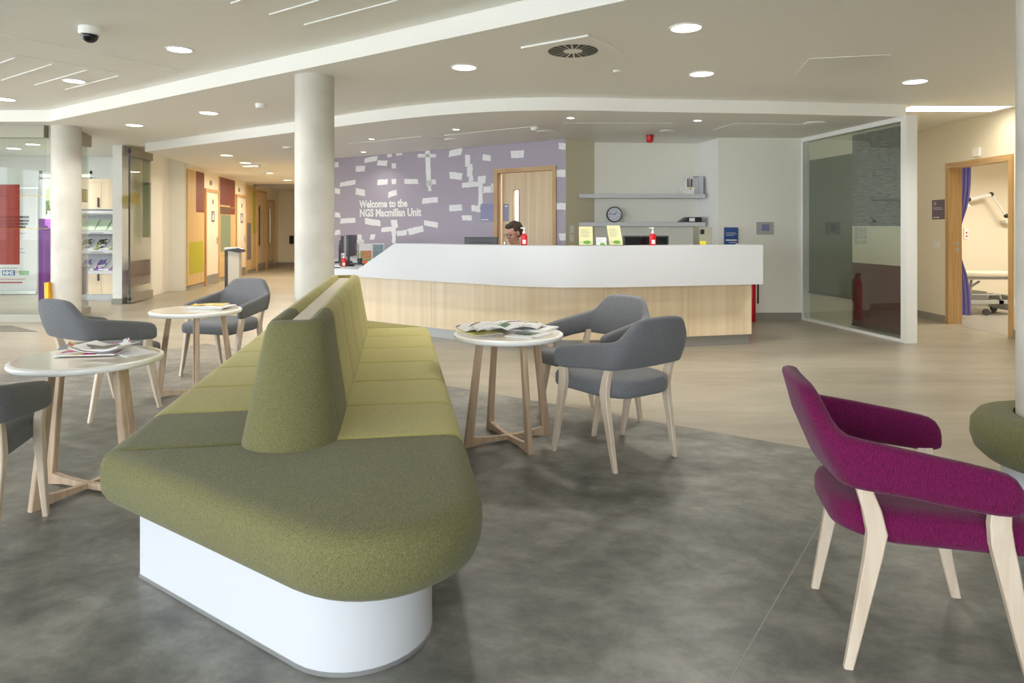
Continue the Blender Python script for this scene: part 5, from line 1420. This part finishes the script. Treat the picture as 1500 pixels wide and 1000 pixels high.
room_light(7.7, 9.3, Z2, 1.15, .56, 'unseen rectangular light panel added to light the treatment room', 66, (1, .93, .80))  # out of view, added because the treatment room needs its own light

# square air diffuser
av = empty('air_vent', (.478, 5.36, Z2), math.atan2(U.y, U.x), 'square white ceiling air vent with radial black slots', 'vent')
bm = bmesh.new(); S_ = .295
bbox(bm, -S_, S_, -S_, S_, -.016, -.001, bev=.003); from_bm('faceplate', bm, M['ceil'], av)
bm = bmesh.new()
for k in range(20):
    a = 2*PI*k/20; w0, w1 = .010, .024
    pts = [(.075, -w0*.5), (.195, -w1), (.195, w1), (.075, w0*.5)]
    vs = prism(bm, pts, -.0185, -.0162); bmesh.ops.transform(bm, matrix=Matrix.Rotation(a, 4, 'Z'), verts=vs)
from_bm('slots', bm, M['black'], av)

# slotted radiant panels in the raised ceiling
def ceil_panel(p0, p1, q0, q1, label, slots):
    c = pq((p0+p1)/2, (q0+q1)/2); r = empty('radiant_panel', (c[0], c[1], Z3), math.atan2(U.y, U.x), label, 'ceiling panel')
    hp, hq = (p1-p0)/2, (q1-q0)/2; bm = bmesh.new(); bbox(bm, -hp, hp, -hq, hq, -.014, -.001, bev=.002); from_bm('panel', bm, M['ceil'], r)
    bm = bmesh.new()
    for (a, b, q) in slots: bbox(bm, a-(p0+p1)/2, b-(p0+p1)/2, q-(q0+q1)/2-.009, q-(q0+q1)/2+.009, -.022, -.0145)
    from_bm('slots', bm, M['slot'], r); return r
ceil_panel(-9.0, -7.12, 1.0, 3.64, 'slotted ceiling panel at the far left', [(-8.43, -7.22, 3.38-.298*k) for k in range(6)])
ceil_panel(-4.85, -2.0, 1.0, 3.62, 'slotted ceiling panel at the top of the picture', [(-4.25, -2.9, 3.335-.303*k) for k in range(6)])
bm = bmesh.new()
c = pq(-6.8, 2.3); bbox(bm, -.3, .3, -1.33, 1.33, -.008, -.001)
o = from_bm('access_panel', bm, M['ceil']); o.location = (c[0], c[1], Z3); o.rotation_euler = (0, 0, math.atan2(U.y, U.x)); tag(o, 'plain access panel beside the camera dome in the raised ceiling', 'ceiling panel')
# soffit access panels
def apanel(px, py, sx, sy, rz, z, label):
    Y = (z-H)*F/(HY-py); bm = bmesh.new(); bbox(bm, -sx/2, sx/2, -sy/2, sy/2, -.007, -.001, bev=.001)
    o = from_bm('access_panel', bm, plain('panel_paint', rgb(240, 239, 233), .35) if 'panel_paint' not in bpy.data.materials else bpy.data.materials['panel_paint'])
    o.location = (xl(px, Y), Y, z); o.rotation_euler = (0, 0, rz); tag(o, label, 'ceiling panel')
gz = math.atan2(U.y, U.x)
apanel(583, 208, 1.5, .6, gz, Z1, 'glossy soffit panel right of the main column')
apanel(735, 195, 1.5, .6, gz, Z1, 'glossy soffit panel above the middle of the lilac wall')
apanel(900, 185, 1.3, .6, 0, Z1, 'glossy soffit panel above the alcove')
apanel(1115, 186, 1.0, .6, .1, Z1, 'glossy soffit panel in front of the glass screen')
apanel(1230, 95, .62, .62, gz+.4, Z2, 'square access hatch in the main ceiling at the right')
# round soffit speakers / sensors
def ceil_disc(px, py, z, r, h, mat, label, cat, name='ceiling_speaker'):
    Y = (z-H)*F/(HY-py); bm = bmesh.new(); lathe(bm, [(r, -.0008), (r, -h*.5), (r*.85, -h), (r*.4, -h)], 28)
    o = from_bm(name, bm, M[mat], None, 30); o.location = (xl(px, Y), Y, z); return tag(o, label, cat)
ceil_disc(978, 191, Z1, .10, .02, 'white', 'round white ceiling valve above the alcove', 'valve', 'ceiling_valve')
ceil_disc(1193, 179.5, Z1, .12, .02, 'white', 'round white ceiling valve near the glass screen', 'valve', 'ceiling_valve')
ceil_disc(797, 191.5, Z1, .10, .02, 'white', 'round white ceiling valve above the oak door', 'valve', 'ceiling_valve')
ceil_disc(661, 203.5, Z1, .10, .02, 'white', 'round white ceiling valve above the lilac wall left part', 'valve', 'ceiling_valve')
ceil_disc(783, 186, Z1, .05, .045, 'whiteplastic', 'white smoke detector above the oak door', 'smoke detector', 'smoke_detector')
ceil_disc(382, 152, Z2, .06, .05, 'whiteplastic', 'white smoke detector in the main ceiling left of the column', 'smoke detector', 'smoke_detector')
ceil_disc(904, 103, Z2, .035, .02, 'whiteplastic', 'tiny white sensor below the air vent', 'sensor', 'ceiling_sensor')
ceil_disc(387, 249, Z1, .06, .10, 'whiteplastic', 'small white dome sensor in the corridor ceiling', 'sensor', 'ceiling_sensor')
ceil_disc(423, 215, Z1, .09, .03, 'whiteplastic', 'white ceiling sensor just left of the main column', 'sensor', 'ceiling_sensor')
Y = 13.6; bm = bmesh.new(); bbox(bm, -.16, .16, -.06, .06, -.06, -.001, bev=.008); o = from_bm('emergency_light', bm, M['whiteplastic'], None, 30); o.location = (xl(368.5, Y), Y, Z1); tag(o, 'white emergency light box on the corridor ceiling', 'emergency light')
# fire sounder
Y = (Z1-H)*F/(HY-197.5)
fs = empty('hanging_fire_alarm', (xl(952, Y), Y, Z1), 0, 'red fire alarm sounder hanging from the soffit above the alcove', 'alarm')
bm = bmesh.new(); lathe(bm, [(.05, -.001), (.052, -.035), (.045, -.09), (.035, -.105)], 24); from_bm('sounder_body', bm, M['red'], fs, 40)
bm = bmesh.new(); lathe(bm, [(.054, -.001), (.054, -.012)], 24); from_bm('sounder_base', bm, M['v_red'], fs, 40)
# dome camera
Y = (Z3-H)*F/(HY-40)
dc = empty('dome_camera', (xl(131.5, Y), Y, Z3), 0, 'white dome security camera with dark glass on the raised ceiling', 'camera')
bm = bmesh.new(); lathe(bm, [(.078, -.001), (.080, -.045), (.072, -.060), (.06, -.062)], 36); from_bm('housing', bm, M['whiteplastic'], dc, 40)
bm = bmesh.new(); lathe(bm, [(.061, -.0625)]+[(.060*math.cos(t), -.063-.058*math.sin(t)) for t in [PI/2*k/8 for k in range(8)]]+[(.004, -.121)], 36); from_bm('dome', bm, M['screen'], dc, 60)

# ------------------------------------------------------------------ light, sky, camera
w = bpy.data.worlds.new('World'); scn.world = w; w.use_nodes = True
nt = w.node_tree; bg = nt.nodes['Background']
bg.inputs['Color'].default_value = (0.86, 0.93, 1.0, 1); bg.inputs['Strength'].default_value = 7.5
def portal(loc, rot, sx, sy):
    la = bpy.data.lights.new('daylight_portal', 'AREA'); la.shape = 'RECTANGLE'; la.size = sx; la.size_y = sy; la.cycles.is_portal = True
    o = bpy.data.objects.new('daylight_portal', la); COL.objects.link(o); o.location = loc; o.rotation_euler = rot
for i in range(3): portal((8.0-(6.6+4.4*i+2.05), -4.05, 1.43), (PI/2, 0, 0), 4.1, 2.57)
for i in range(4): portal((-12.05, -4+.3+3.2*i+1.475, 1.43), (PI/2, 0, -PI/2), 2.95, 2.57)
portal((-8.83, 13.55, 1.24), (-PI/2, 0, 0), 1.06, 2.37)

cam = bpy.data.cameras.new('Camera'); co = bpy.data.objects.new('Camera', cam); COL.objects.link(co)
co.location = (0, 0, H); co.rotation_euler = (PI/2, 0, 0)
cam.sensor_width = 36; cam.sensor_fit = 'HORIZONTAL'; cam.lens = 36*F/1500.0
cam.shift_y = -(500-HY)/1500.0; cam.clip_start = .05; cam.clip_end = 200
scn.camera = co
scn.view_settings.view_transform = 'Standard'; scn.view_settings.look = 'None'; scn.view_settings.gamma = 1.0
scn.view_settings.use_curve_mapping = False; scn.view_settings.exposure = 0.27
scn.cycles.use_denoising = True; scn.cycles.max_bounces = 8; scn.cycles.diffuse_bounces = 5; scn.cycles.transparent_max_bounces = 16
scn.cycles.sample_clamp_indirect = 6.0
scn.cycles.caustics_reflective = False; scn.cycles.caustics_refractive = False
